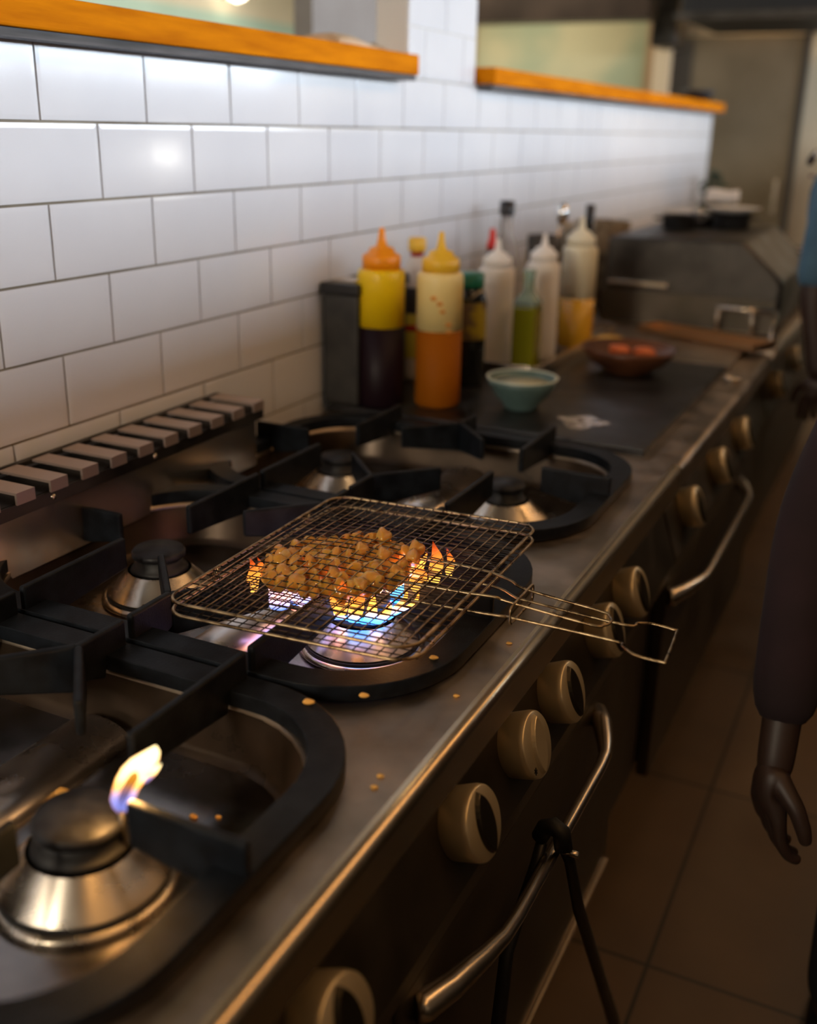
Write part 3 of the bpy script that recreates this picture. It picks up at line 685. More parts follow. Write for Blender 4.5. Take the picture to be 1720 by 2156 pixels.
for (x, y, s, rz) in ((0.505, -0.262, 0.003, 0.2), (0.535, -0.258, 0.003, 1.0), (0.425, -0.30, 0.0026, 0.4), (0.53, -0.60+0.16, 0.0025, 0), (0.575, -0.47, 0.0024, .4), (0.60, -0.49, 0.002, 0), (0.40, -0.47, 0.0055, 0.5), (0.44, -0.50, 0.002, .2), (0.55, -0.43, 0.0018, .2), (0.39, -0.23, 0.003, .5)):
    tag(crumb(x, y, ZW, s, rz), 'golden crumb fallen into the steel drip well under the grates', 'crumb', 'crumbs in the drip wells')

# ================================================================ UNIT 2 (griddle)
g2 = thing('griddle_range', (0.37, 1.0, 0), 'steel griddle range with thick black hotplate behind the burners', 'range')
GY0, GY1 = 0.66, 1.745
pr2 = [(0.02, ZT-0.03), (0.02, ZT-0.004), (0.712, ZT-0.004)]
for k in range(9):
    a = PI/2*(1-k/8); pr2.append((0.712+0.014*math.cos(a), ZT-0.018+0.014*math.sin(a)))
pr2 += [(0.726, 0.83), (0.712, 0.83), (0.700, 0.845)]
MB().prism(pr2, GY0, GY1, 'y').build('top_frame', M['steel'], g2)
MB().box(0.02, 0.655, GY0+0.02, 1.47, 0.868, 0.885).build('hotplate', M['griddle'], g2, bevel=0.003)
MB().box(0.02, 0.66, 1.475, GY1, 0.868, 0.885).build('rear_shelf', M['steel'], g2, bevel=0.002)
MB().box(0.06, 0.700, GY0, GY1, 0.27, 0.845).build('body', M['panel'], g2)
MB().prism([(0.690, 0.829), (0.690, 0.660), (0.728, 0.668), (0.7335, 0.700)], GY0, GY1, 'y').build('control_panel', M['panel'], g2)
MB().box(0.700, 0.722, GY0+0.015, GY1-0.015, 0.24, 0.655).build('oven_door', M['panel'], g2, bevel=0.004)
for y in (GY0+0.06, GY1-0.06):
    for x in (0.12, 0.60): MB().lathe([(0.022, 0.0), (0.022, 0.03), (0.03, 0.04), (0.03, 0.27)], (x, y, 0), 20).build('leg', M['dark_steel'], g2)
handle(0.80, 1.32, parent=g2)
for y in (0.778, 1.06, 1.34): knob(y, 0.757, g2)
MB().lathe([(0.02, 0.875), (0.02, 0.878), (0.014, 0.879), (0.012, 0.872), (0.001, 0.872)], (0.685, 1.38, 0), 24).build('grease_hole', M['steel_edge'], g2)

# ================================================================ UNIT 3 (charbroiler)
g3 = thing('charcoal_broiler', (0.4, 2.6, 0), 'dark steel broiler with a tall sloping side guard, beyond the griddle', 'broiler')
MB().box(0.02, 0.700, 1.755, 4.3, 0.27, 0.865).build('body', M['panel'], g3, bevel=0.004)
for y in (1.82, 4.24):
    for x in (0.12, 0.60): MB().lathe([(0.022, 0.0), (0.022, 0.03), (0.03, 0.04), (0.03, 0.27)], (x, y, 0), 20).build('leg', M['dark_steel'], g3)
MB().box(0.02, 0.735, 1.75, 4.3, 0.850, 0.885).build('worktop', M['steel'], g3, bevel=0.008)
MB().prism([(0.205, 0.886), (0.205, 1.120), (0.585, 1.128), (0.700, 1.025), (0.700, 0.886)], 1.97, 2.60, 'y').build('side_guard', M['dark_steel'], g3, bevel=0.01)
MB().box(0.220, 0.395, 1.945, 1.975, 0.990, 1.003).build('guard_ledge', M['steel_edge'], g3, bevel=0.002)
MB().box(0.205, 0.69, 1.955, 1.97, 0.886, 0.975).build('lower_panel', M['panel'], g3)
MB().tube([(0.545, 1.90, 0.955), (0.700, 1.91, 0.955)], 0.007, 10).tube([(0.700, 1.91, 0.955), (0.712, 1.77, 0.892)], 0.006, 10).tube([(0.64, 1.905, 0.955), (0.645, 1.90, 0.888)], 0.005, 8).tube([(0.55, 1.90, 0.955), (0.55, 1.90, 0.888)], 0.005, 8).build('drip_rail', M['steel_edge'], g3)
MB().prism([(0.690, 0.848), (0.690, 0.660), (0.728, 0.668), (0.7335, 0.700)], 1.755, 4.3, 'y').build('control_panel', M['panel'], g3)
for y in (1.9, 2.3, 2.8, 3.3): knob(y, 0.757, g3)
tr = thing('drip_tray', (0.53, 1.70, 0.887), 'shallow steel tray lying skewed in front of the broiler guard', 'tray')
a0 = Vector((0.355, 1.80)); a1 = Vector((0.690, 1.66)); dd = (a1-a0).normalized(); nn = Vector((-dd.y, dd.x))
def trp(s, t_, z): p = a0+dd*s+nn*t_; return (p.x, p.y, z)
Lt = (a1-a0).length
b = MB()
for (s0, s1, t0, t1, z0, z1) in ((0, Lt, 0, 0.10, 0.8875, 0.890), (0, Lt, 0, 0.005, 0.8875, 0.905), (0, Lt, 0.095, 0.10, 0.8875, 0.905), (0, 0.005, 0, 0.1, 0.8875, 0.905), (Lt-0.005, Lt, 0, 0.1, 0.8875, 0.905)):
    vs = [trp(s, t_, z) for z in (z0, z1) for t_ in (t0, t1) for s in (s0, s1)]
    b.add(vs, [(0, 2, 3, 1), (4, 5, 7, 6), (0, 1, 5, 4), (2, 6, 7, 3), (0, 4, 6, 2), (1, 3, 7, 5)])
b.build('tray_body', mat('warm_lit_steel', (0.62, 0.40, 0.22), 0.35, 1.0), tr)  # orange base colour holds the warm light on the steel
# clutter on top of the broiler guard
ZC = 1.129
MB_ = lambda: MB()
def pot(x, y, z, r, h, label, m=None, group=None, lid=False):
    t = thing('cooking_pot', (x, y, z), label, 'pot', group)
    MB().lathe([(r*0.92, z), (r, z+0.01), (r, z+h), (r+0.004, z+h+0.003), (r-0.003, z+h+0.002), (r-0.004, z+0.012), (0.001, z+0.008)], (x, y, 0), 32).build('pot_body', m or M['void'], t)
    for s in (-1, 1):
        MB().tube([(x+s*r, y-0.025, z+h*0.75), (x+s*(r+0.022), y-0.018, z+h*0.78), (x+s*(r+0.022), y+0.018, z+h*0.78), (x+s*r, y+0.025, z+h*0.75)], 0.004, 8).build('pot_handle', M['dark_steel'], t)
    return t
def dish(x, y, z, r, h, label, m, cat='plate', name='plate'):
    t = MB().lathe([(r*0.55, z), (r*0.6, z+0.004), (r*0.98, z+h), (r, z+h+0.002), (r*0.96, z+h), (r*0.5, z+0.008), (0.001, z+0.007)], (x, y, 0), 32).build(name, m)
    return tag(t, label, cat)
pot(0.335, 2.30, 1.124, 0.050, 0.040, 'small black pot on the broiler top, left of the stacked bowls')
pot(0.475, 2.40, 1.126, 0.055, 0.045, 'black pot under a white plate on the broiler top')
dish(0.475, 2.40, 1.174, 0.085, 0.014, 'white plate resting on the black pot on the broiler top', M['white'])
MB_2 = MB().lathe([(0.03, 1.124), (0.034, 1.126), (0.058, 1.165), (0.060, 1.168), (0.055, 1.166), (0.02, 1.132), (0.001, 1.131)], (0.395, 2.46, 0), 32)
tag(MB_2.build('bowl', noisy(mat('steel_bowl', rough=0.2, metal=1.0), (0.5, 0.5, 0.5), (0.7, 0.7, 0.7), 5)), 'shiny steel bowl between the two black pots on the broiler', 'bowl')
for i in range(3):
    dish(0.30, 2.54, 1.1235+0.0135*i, 0.085, 0.012, ['bottom', 'middle', 'topmost'][i]+' white plate of the small stack behind the pots', M['white'])
b = MB(); rings = []
for i in range(9):
    u = i/8
    rings.append([(0.36+0.10*u, 2.57+0.02*math.cos(a), 1.1895+0.022+0.022*math.sin(a)+0.003*math.sin(7*u)) for a in [2*PI*k/14 for k in range(14)]])
sk = thing('cloth_stand', (0.41, 2.57, 1.127), 'low dark rack holding a rolled white cloth behind the pots', 'rack')
MB().box(0.37, 0.46, 2.548, 2.592, 1.1265, 1.186).build('rack_block', M['dark_steel'], sk)
tag(b.loft(rings).build('rolled_cloth', mat('white_cloth', (0.78, 0.72, 0.66), 0.9)), 'rolled white cloth on the low dark rack behind the pots', 'cloth')
t = dish(0.615, 2.62, 1.02, 0.10, 0.035, 'wide black frying pan hanging over the far slope of the broiler, holding vegetables', M['void'], 'pan', 'frying_pan')
t.location.z += 0.0
MB().box(0.54, 0.70, 2.605, 2.80, 0.886, 1.02).build('rear_housing', M['dark_steel'], g3)
for (x, y, r, c, l) in ((0.585, 2.60, 0.022, (0.55, 0.60, 0.22), 'pale green vegetable piece in the black frying pan'), (0.625, 2.61, 0.018, (0.65, 0.22, 0.06), 'orange vegetable piece in the black frying pan'), (0.662, 2.60, 0.020, (0.7, 0.6, 0.62), 'whitish onion piece in the black frying pan')):
    o = D.objects.new('vegetable_piece', lm_[1].copy()); o.data.materials.clear(); o.data.materials.append(mat('veg', c, 0.4)); COL.objects.link(o)
    o.location = (x, y, 1.046); o.scale = (r, r*0.8, r*0.55); tag(o, l, 'vegetable')

# ================================================================ BOTTLES AND THINGS ON THE GRIDDLE
ZS = 0.885
def squeeze(x, y, H, r, body, capm, label, liq=None, liqf=0.0, liqm=None, z=ZS, tipm=None):
    t = thing('squeeze_bottle', (x, y, z), label, 'bottle')
    k = H/0.337
    zs = z+0.262*k
    if liqf > 0:
        MB().lathe([(r*0.93, z), (r, z+0.006), (r, z+liqf*k)], (x, y, 0), 40).build('contents', liqm, t)
        MB().lathe([(r*0.999, z+liqf*k), (r, zs-0.012*k), (r*0.97, zs-0.004*k), (r*0.86, zs)], (x, y, 0), 40).build('bottle_body', body, t)
    else:
        MB().lathe([(r*0.93, z), (r, z+0.006), (r, zs-0.012*k), (r*0.97, zs-0.004*k), (r*0.86, zs)], (x, y, 0), 40).build('bottle_body', body, t)
    c = MB().lathe([(r*0.80, zs), (r*0.80, zs+0.024*k), (r*0.74, zs+0.026*k), (r*0.56, zs+0.030*k), (r*0.50, zs+0.038*k), (r*0.34, zs+0.040*k), (r*0.22, zs+0.043*k), (r*0.15, zs+0.058*k), (r*0.11, zs+0.073*k), (0.001, zs+0.075*k)], (x, y, 0), 40)
    c.build('screw_cap', capm, t)
    return t
Y1m = plastic('yellow_plastic', (1.0, 0.66, 0.006)); Ocap = plastic('orange_cap', (1.0, 0.34, 0.006))
Y2m = plastic('pale_yellow_plastic', (1.0, 0.80, 0.34)); Ycap = plastic('yellow_cap', (0.95, 0.58, 0.04))
Wm = plastic('white_plastic', (0.97, 0.93, 0.88)); Wm2 = plastic('milky_plastic', (0.92, 0.86, 0.66))
sq = squeeze(0.110, 0.734, 0.340, 0.0455, Y1m, Ocap, 'bright yellow squeeze bottle half full of dark purple sauce, orange cap', liqf=0.155, liqm=mat('dark_sauce', (0.010, 0.003, 0.007), 0.5, 0, Specular_IOR_Level=0.2))
s2 = squeeze(0.208, 0.791, 0.334, 0.0450, Y2m, Ycap, 'pale yellow squeeze bottle half full of orange sauce', liqf=0.152, liqm=mat('orange_sauce', (0.30, 0.085, 0.002), 0.6, 0, Specular_IOR_Level=0.1))
b = MB()
for (dy, dz, s) in ((-0.006, 0.215, 0.008), (0.006, 0.205, 0.007), (0.012, 0.190, 0.006), (0.024, 0.165, 0.006), (0.026, 0.150, 0.006)):
    a = math.atan2(-0.9, -0.1); 
    for k in range(3):
        an = -1.35+(dy+0.003*k)/0.045; 
        b.lathe([(0.0005, 0.0462), (s*0.6, 0.0459), (s*0.8, 0.0452)], (0, 0, 0), 10, axis='x') if False else None
        cx_, cy_ = 0.208+0.0453*math.cos(an), 0.791+0.0453*math.sin(an)
        b.tube([(cx_, cy_, ZS+dz-s*0.5), (cx_, cy_, ZS+dz+s*0.4)], [s*0.35, s*0.30], 8)
b.build('sauce_smear', mat('smear', (0.75, 0.28, 0.02), 0.5), s2)
squeeze(0.160, 1.215, 0.285, 0.0415, Wm, Wm, 'empty white squeeze bottle left of the green oil bottle')
squeeze(0.232, 1.330, 0.292, 0.0400, Wm, Wm, 'empty white squeeze bottle directly behind the green oil bottle')
squeeze(0.262, 1.520, 0.320, 0.0440, Wm2, Wm2, 'tall milky squeeze bottle with amber oil in its lower part', liqf=0.130, liqm=mat('amber_oil', (0.62, 0.33, 0.02), 0.25))
# green oil bottle
ob = thing('oil_bottle', (0.253, 1.175, ZS), 'small clear glass bottle of green olive oil in front of the white squeeze bottles', 'bottle')
MB().box(0.226, 0.280, 1.148, 1.202, ZS, ZS+0.150).build('oil', mat('olive_oil', (0.20, 0.20, 0.008), 0.15, 0, Coat_Weight=0.5), ob, bevel=0.006)
b = MB(); rings = []
for (h, s_, rr) in ((0.150, 0.027, 0.006), (0.156, 0.026, 0.008), (0.172, 0.018, 0.012), (0.182, 0.0125, 0.012), (0.215, 0.0125, 0.012), (0.217, 0.0145, 0.014), (0.227, 0.0145, 0.014)):
    rings.append([(x, y, ZS+h) for x, y in rrect(0.253-s_, 0.253+s_, 1.175-s_, 1.175+s_, min(rr, s_*0.95), 5)])
b.loft(rings).build('glass_neck', mat('greenish_glass', (0.45, 0.62, 0.52), 0.08, 0, Transmission_Weight=0.6, IOR=1.4), ob)
# black tin with a lid next to the wall
bt = thing('storage_tin', (0.035, 0.79, ZS), 'tall dark box with a black lid standing against the tiled wall', 'tin')
MB().box(0.008, 0.085, 0.685, 0.90, ZS, 1.10).build('tin_body', noisy(mat('dark_tin', rough=0.45), (0.018, 0.018, 0.018), (0.04, 0.038, 0.036), 20), bt, bevel=0.006)
MB().box(0.004, 0.089, 0.680, 0.905, 1.10, 1.122).build('tin_lid', M['black'], bt, bevel=0.004)
MB().box(0.02, 0.07, 0.70, 0.75, 1.122, 1.126).build('lid_clip', M['steel_edge'], bt)
# mustard style bottle with striped label and yellow cap
mbt = thing('sauce_bottle', (0.068, 0.98, ZS), 'white bottle with yellow cap and yellow and red label between the two squeeze bottles', 'bottle')
MB().lathe([(0.036, ZS), (0.038, ZS+0.01), (0.038, ZS+0.20), (0.030, ZS+0.232), (0.014, ZS+0.262)], (0.068, 0.98, 0), 32).build('bottle_body', mat('white_bottle', (0.7, 0.66, 0.64), 0.3), mbt)
MB().lathe([(0.0384, ZS+0.145), (0.0388, ZS+0.15), (0.0388, ZS+0.198), (0.0384, ZS+0.2)], (0.068, 0.98, 0), 32, cap=False).build('dark_band', mat('dark_label', (0.05, 0.05, 0.06), 0.4), mbt)
MB().lathe([(0.0384, ZS+0.050), (0.0388, ZS+0.052), (0.0388, ZS+0.144), (0.0384, ZS+0.1445)], (0.068, 0.98, 0), 32, cap=False).build('yellow_label', mat('yellow_label', (0.62, 0.55, 0.08), 0.4), mbt)
MB().lathe([(0.0390, ZS+0.108), (0.0393, ZS+0.109), (0.0393, ZS+0.121), (0.0390, ZS+0.122)], (0.068, 0.98, 0), 32, cap=False).build('red_stripe', mat('red_label', (0.55, 0.03, 0.02), 0.4), mbt)
MB().lathe([(0.014, ZS+0.262), (0.014, ZS+0.274)], (0.068, 0.98, 0), 24).build('red_collar', mat('red_collar', (0.45, 0.02, 0.03), 0.4), mbt)
MB().lathe([(0.018, ZS+0.272), (0.019, ZS+0.276), (0.019, ZS+0.296), (0.016, ZS+0.300), (0.001, ZS+0.301)], (0.068, 0.98, 0), 24).build('yellow_cap', Ycap, mbt)
# dark bottle with green cap
gb = thing('sauce_bottle', (0.190, 0.985, ZS), 'dark bottle with green cap and gold label right of the orange sauce bottle', 'bottle')
MB().lathe([(0.034, ZS), (0.036, ZS+0.01), (0.036, ZS+0.18), (0.028, ZS+0.205), (0.022, ZS+0.208)], (0.190, 0.985, 0), 32).build('bottle_body', mat('dark_glass', (0.010, 0.012, 0.012), 0.15), gb)
MB().lathe([(0.0364, ZS+0.10), (0.0368, ZS+0.102), (0.0368, ZS+0.176), (0.0364, ZS+0.178)], (0.190, 0.985, 0), 32, cap=False).build('gold_label', noisy(mat('gold_label', rough=0.4), (0.14, 0.09, 0.05), (0.42, 0.33, 0.02), 18, lo=0.45, hi=0.55), gb)
MB().lathe([(0.0285, ZS+0.206), (0.029, ZS+0.21), (0.029, ZS+0.232), (0.026, ZS+0.236), (0.001, ZS+0.237)], (0.190, 0.985, 0), 32).build('green_cap', mat('green_cap', (0.015, 0.20, 0.12), 0.35), gb)
MB().box(0.03, 0.27, 1.05, 1.055, ZS+0.0005, ZS+0.018)
# steel tray holding the bottles
ty = thing('bottle_tray', (0.165, 1.36, ZS), 'rectangular steel tray rim around the white squeeze bottles', 'tray')
plate('tray_rim', rrect(0.012, 0.318, 1.085, 1.735, 0.03), [rrect(0.020, 0.310, 1.093, 1.727, 0.024)], ZS, ZS+0.030, M['steel_edge'], ty, bevel=0.002)
# bottle row behind, near the wall
cb = thing('glass_bottle', (0.085, 1.46, ZS), 'clear glass bottle with a black screw cap, tallest by the wall', 'bottle')
MB().lathe([(0.034, ZS), (0.036, ZS+0.01), (0.036, ZS+0.20), (0.026, ZS+0.245), (0.015, ZS+0.275), (0.014, ZS+0.325)], (0.085, 1.46, 0), 32).build('bottle_body', mat('clear_glass', (0.80, 0.80, 0.82), 0.05, 0, Transmission_Weight=0.75, IOR=1.2), cb)
MB().lathe([(0.018, ZS+0.318), (0.019, ZS+0.322), (0.019, ZS+0.352), (0.001, ZS+0.353)], (0.085, 1.46, 0), 24).build('screw_cap', M['black'], cb)
rb = thing('sauce_bottle', (0.100, 1.33, ZS), 'dark sauce bottle with a red pointed spout behind the white squeeze bottle', 'bottle')
MB().lathe([(0.026, ZS), (0.028, ZS+0.01), (0.028, ZS+0.19), (0.014, ZS+0.225), (0.012, ZS+0.25)], (0.100, 1.33, 0), 24).build('bottle_body', mat('brown_glass', (0.06, 0.015, 0.010), 0.15), rb)
MB().lathe([(0.013, ZS+0.25), (0.013, ZS+0.262), (0.009, ZS+0.27), (0.006, ZS+0.295), (0.001, ZS+0.297)], (0.100, 1.33, 0), 20).build('red_spout', mat('red_spout', (0.65, 0.02, 0.015), 0.35), rb)
jr = thing('utensil_jar', (0.135, 1.62, ZS), 'dark pot of utensils behind the second white squeeze bottle', 'jar')
MB().lathe([(0.04, ZS), (0.045, ZS+0.02), (0.047, ZS+0.26), (0.042, ZS+0.26), (0.040, ZS+0.03), (0.001, ZS+0.02)], (0.135, 1.62, 0), 28).build('jar_body', noisy(mat('dark_wicker', rough=0.8), (0.015, 0.013, 0.012), (0.09, 0.08, 0.07), 60), jr)
lt = thing('spoon', (0.150, 1.63, ZS+0.03), 'steel spoon standing bowl up in the dark utensil pot', 'spoon')
MB().tube([(0.140, 1.615, ZS+0.03), (0.165, 1.64, ZS+0.29)], 0.003, 8).build('stem', M['steel_edge'], lt)
MB().lathe([(0.001, -0.030), (0.012, -0.022), (0.018, 0), (0.014, 0.020), (0.001, 0.028)], (0.168, 1.645, ZS+0.315), 20).build('bowl', mat('mirror_steel', (0.8, 0.8, 0.78), 0.15, 1.0), lt)
kn = thing('knife', (0.150, 1.80, ZS+0.02), 'knife with a black handle sticking up left of the broiler guard', 'knife')
MB().tube([(0.190, 1.82, ZS+0.245), (0.192, 1.82, ZS+0.33)], [0.011, 0.013], 10).build('grip', M['black'], kn)
MB().box(0.186, 0.190, 1.80, 1.84, ZS+0.005, ZS+0.25).build('blade', M['steel_edge'], kn)
gj = thing('glass_bottle', (0.170, 1.90, ZS), 'clear glass bottle standing at the left edge of the broiler guard', 'bottle')
MB().lathe([(0.024, ZS+0.001), (0.026, ZS+0.01), (0.026, ZS+0.18), (0.018, ZS+0.215), (0.011, ZS+0.24), (0.011, ZS+0.262), (0.013, ZS+0.268)], (0.170, 1.90, 0), 24).build('bottle_body', mat('pale_glass', (0.72, 0.78, 0.74), 0.06, 0, Transmission_Weight=0.7, IOR=1.2), gj)
MB().lathe([(0.013, ZS+0.268), (0.013, ZS+0.280), (0.001, ZS+0.281)], (0.170, 1.90, 0), 16).build('stopper', M['white'], gj)
# basket-like brown things further back against the wall
wb = MB().lathe([(0.05, 0.885), (0.075, 0.95), (0.085, 1.14), (0.08, 1.14), (0.07, 0.96), (0.001, 0.90)], (0.11, 2.25, 0), 28)
tag(wb.build('wicker_basket', noisy(mat('wicker', rough=0.8), (0.10, 0.07, 0.04), (0.28, 0.21, 0.13), 60, bump=0.5)), 'brown wicker basket between the tiled wall and the broiler guard', 'basket')
tg = thing('potted_herb', (0.05, 4.1, 0.886), 'dark leafy herb pot at the far end of the tiled wall', 'plant')
MB().lathe([(0.05, 0.885), (0.07, 1.0), (0.064, 1.0), (0.001, 0.98)], (0.09, 4.1, 0), 24).build('pot', M['void'], tg)
b = MB()
rnd = random.Random(5)
for k in range(60):
    a = rnd.uniform(0, 6.28); h = rnd.uniform(0.02, 0.24); r = rnd.uniform(0.0, 0.06); c = Vector((0.09+r*math.cos(a), 4.1+r*math.sin(a), 1.0+h)); d1 = Vector((rnd.uniform(-1, 1), rnd.uniform(-1, 1), rnd.uniform(-.2, 1))).normalized()*0.03; d2 = d1.orthogonal().normalized()*0.012
    b.add([c-d1, c+d2, c+d1, c-d2], [(0, 1, 2, 3)])
lv = b.build('foliage', mat('herb_leaf', (0.03, 0.05, 0.02), 0.6), tg); lv['kind'] = 'stuff'
# white bowl with bluish green outside
bx, by = 0.366, 0.845
bw = thing('ceramic_bowl', (bx, by, ZS), 'small pale blue-green bowl of cloudy sauce standing in front of the squeeze bottles', 'bowl')
MB().lathe([(0.030, ZS), (0.033, ZS+0.002), (0.034, ZS+0.008), (0.052, ZS+0.026), (0.066, ZS+0.050), (0.070, ZS+0.060), (0.066, ZS+0.061), (0.062, ZS+0.052), (0.03, ZS+0.018), (0.001, ZS+0.014)], (bx, by, 0), 48).build('bowl_body', mat('celadon', (0.10, 0.165, 0.16), 0.35), bw)
MB().lathe([(0.0665, ZS+0.0595), (0.0695, ZS+0.0605), (0.0712, ZS+0.0625), (0.0690, ZS+0.0640), (0.0655, ZS+0.0625)], (bx, by, 0), 48, cap=False).build('rim_glaze', mat('pale_rim', (0.62, 0.68, 0.58), 0.3), bw)
MB().lathe([(0.0625, ZS+0.050), (0.001, ZS+0.053)], (bx, by, 0), 40).build('sauce', noisy(mat('cloudy_sauce', rough=0.4), (0.46, 0.44, 0.28), (0.62, 0.60, 0.42), 30), bw)
# brown wooden bowl with red onions on the griddle
ux, uy = 0.462, 1.292
ub = thing('wooden_bowl', (ux, uy, ZS), 'wide dark brown bowl with reddish pieces on the hotplate', 'bowl')
MB().lathe([(0.05, ZS), (0.052, ZS+0.004), (0.085, ZS+0.022), (0.104, ZS+0.046), (0.108, ZS+0.056), (0.103, ZS+0.056), (0.08, ZS+0.034), (0.001, ZS+0.012)], (ux, uy, 0), 48).build('bowl_body', noisy(mat('dark_clay', rough=0.45), (0.06, 0.02, 0.008), (0.13, 0.045, 0.018), 12), ub)
for (dx, dy, l) in ((0.030, 0.012, 'reddish shallot at the right inside the brown bowl'), (-0.028, 0.010, 'darker reddish shallot at the left inside the brown bowl')):
    o = D.objects.new('shallot', lm_[2].copy()); o.data.materials.clear(); o.data.materials.append(mat('shallot_skin', (0.55, 0.12, 0.03), 0.3)); COL.objects.link(o)
    o.location = (ux+dx, uy+dy, ZS+0.045); o.scale = (0.024, 0.018, 0.014); tag(o, l, 'vegetable')
# lemon half behind the bowl
lmn = MB().lathe([(0.001, 0.0), (0.016, 0.002), (0.028, 0.012), (0.032, 0.024), (0.001, 0.025)], (0.345, 1.56, ZS), 28)
tag(lmn.build('halved_lemon', mat('lemon', (0.90, 0.55, 0.10), 0.35, 0, Subsurface_Weight=0.2, Subsurface_Scale=0.01)), 'yellow halved lemon lying right of the amber oil bottle', 'fruit')
# grey puddle of residue on the griddle
rs_ = MB(); P = [(0.505+0.045*math.cos(a)*(1+0.3*math.sin(3*a)), 0.800+0.045*math.sin(a)*(1+0.25*math.cos(4*a))) for a in [2*PI*k/28 for k in range(28)]]
rs_.prism(P, ZS, ZS+0.0008); tag(rs_.build('dried_spill', noisy(mat('grey_residue', rough=0.22), (0.10, 0.09, 0.09), (0.45, 0.42, 0.42), 50, lo=0.4, hi=0.6)), 'shiny grey dried spill on the hotplate right of the small bowl', 'spill')

# ================================================================ TONGS HANGING ON THE DOOR HANDLE
tn = thing('kitchen_tongs', (0.766, -0.085, 0.62), 'long black kitchen tongs hooked over the oven door handle', 'tongs')
MB().tube([(0.777, -0.098, 0.640), (0.784, -0.085, 0.610), (0.786, -0.030, 0.500), (0.787, 0.14, 0.24), (0.788, 0.27, 0.04)], [0.007, 0.007, 0.008, 0.009, 0.011], 8).build('outer_arm', M['black'], tn)
MB().tube([(0.755, -0.102, 0.640), (0.752, -0.110, 0.610), (0.750, -0.19, 0.55), (0.750, -0.205, 0.45), (0.750, -0.20, 0.40)], [0.007, 0.007, 0.008, 0.009, 0.010], 8).build('inner_arm', M['black'], tn)
MB().tube([(0.752, -0.10, 0.640), (0.757, -0.10, 0.655), (0.766, -0.10, 0.660), (0.776, -0.10, 0.655), (0.780, -0.10, 0.635)], 0.011, 10).build('hinge', M['void'], tn)
MB().lathe([(0.004, 0.779), (0.004, 0.797), (0.001, 0.798)], (0, -0.098, 0.630), 12, axis='x').build('rivet', M['steel_edge'], tn)

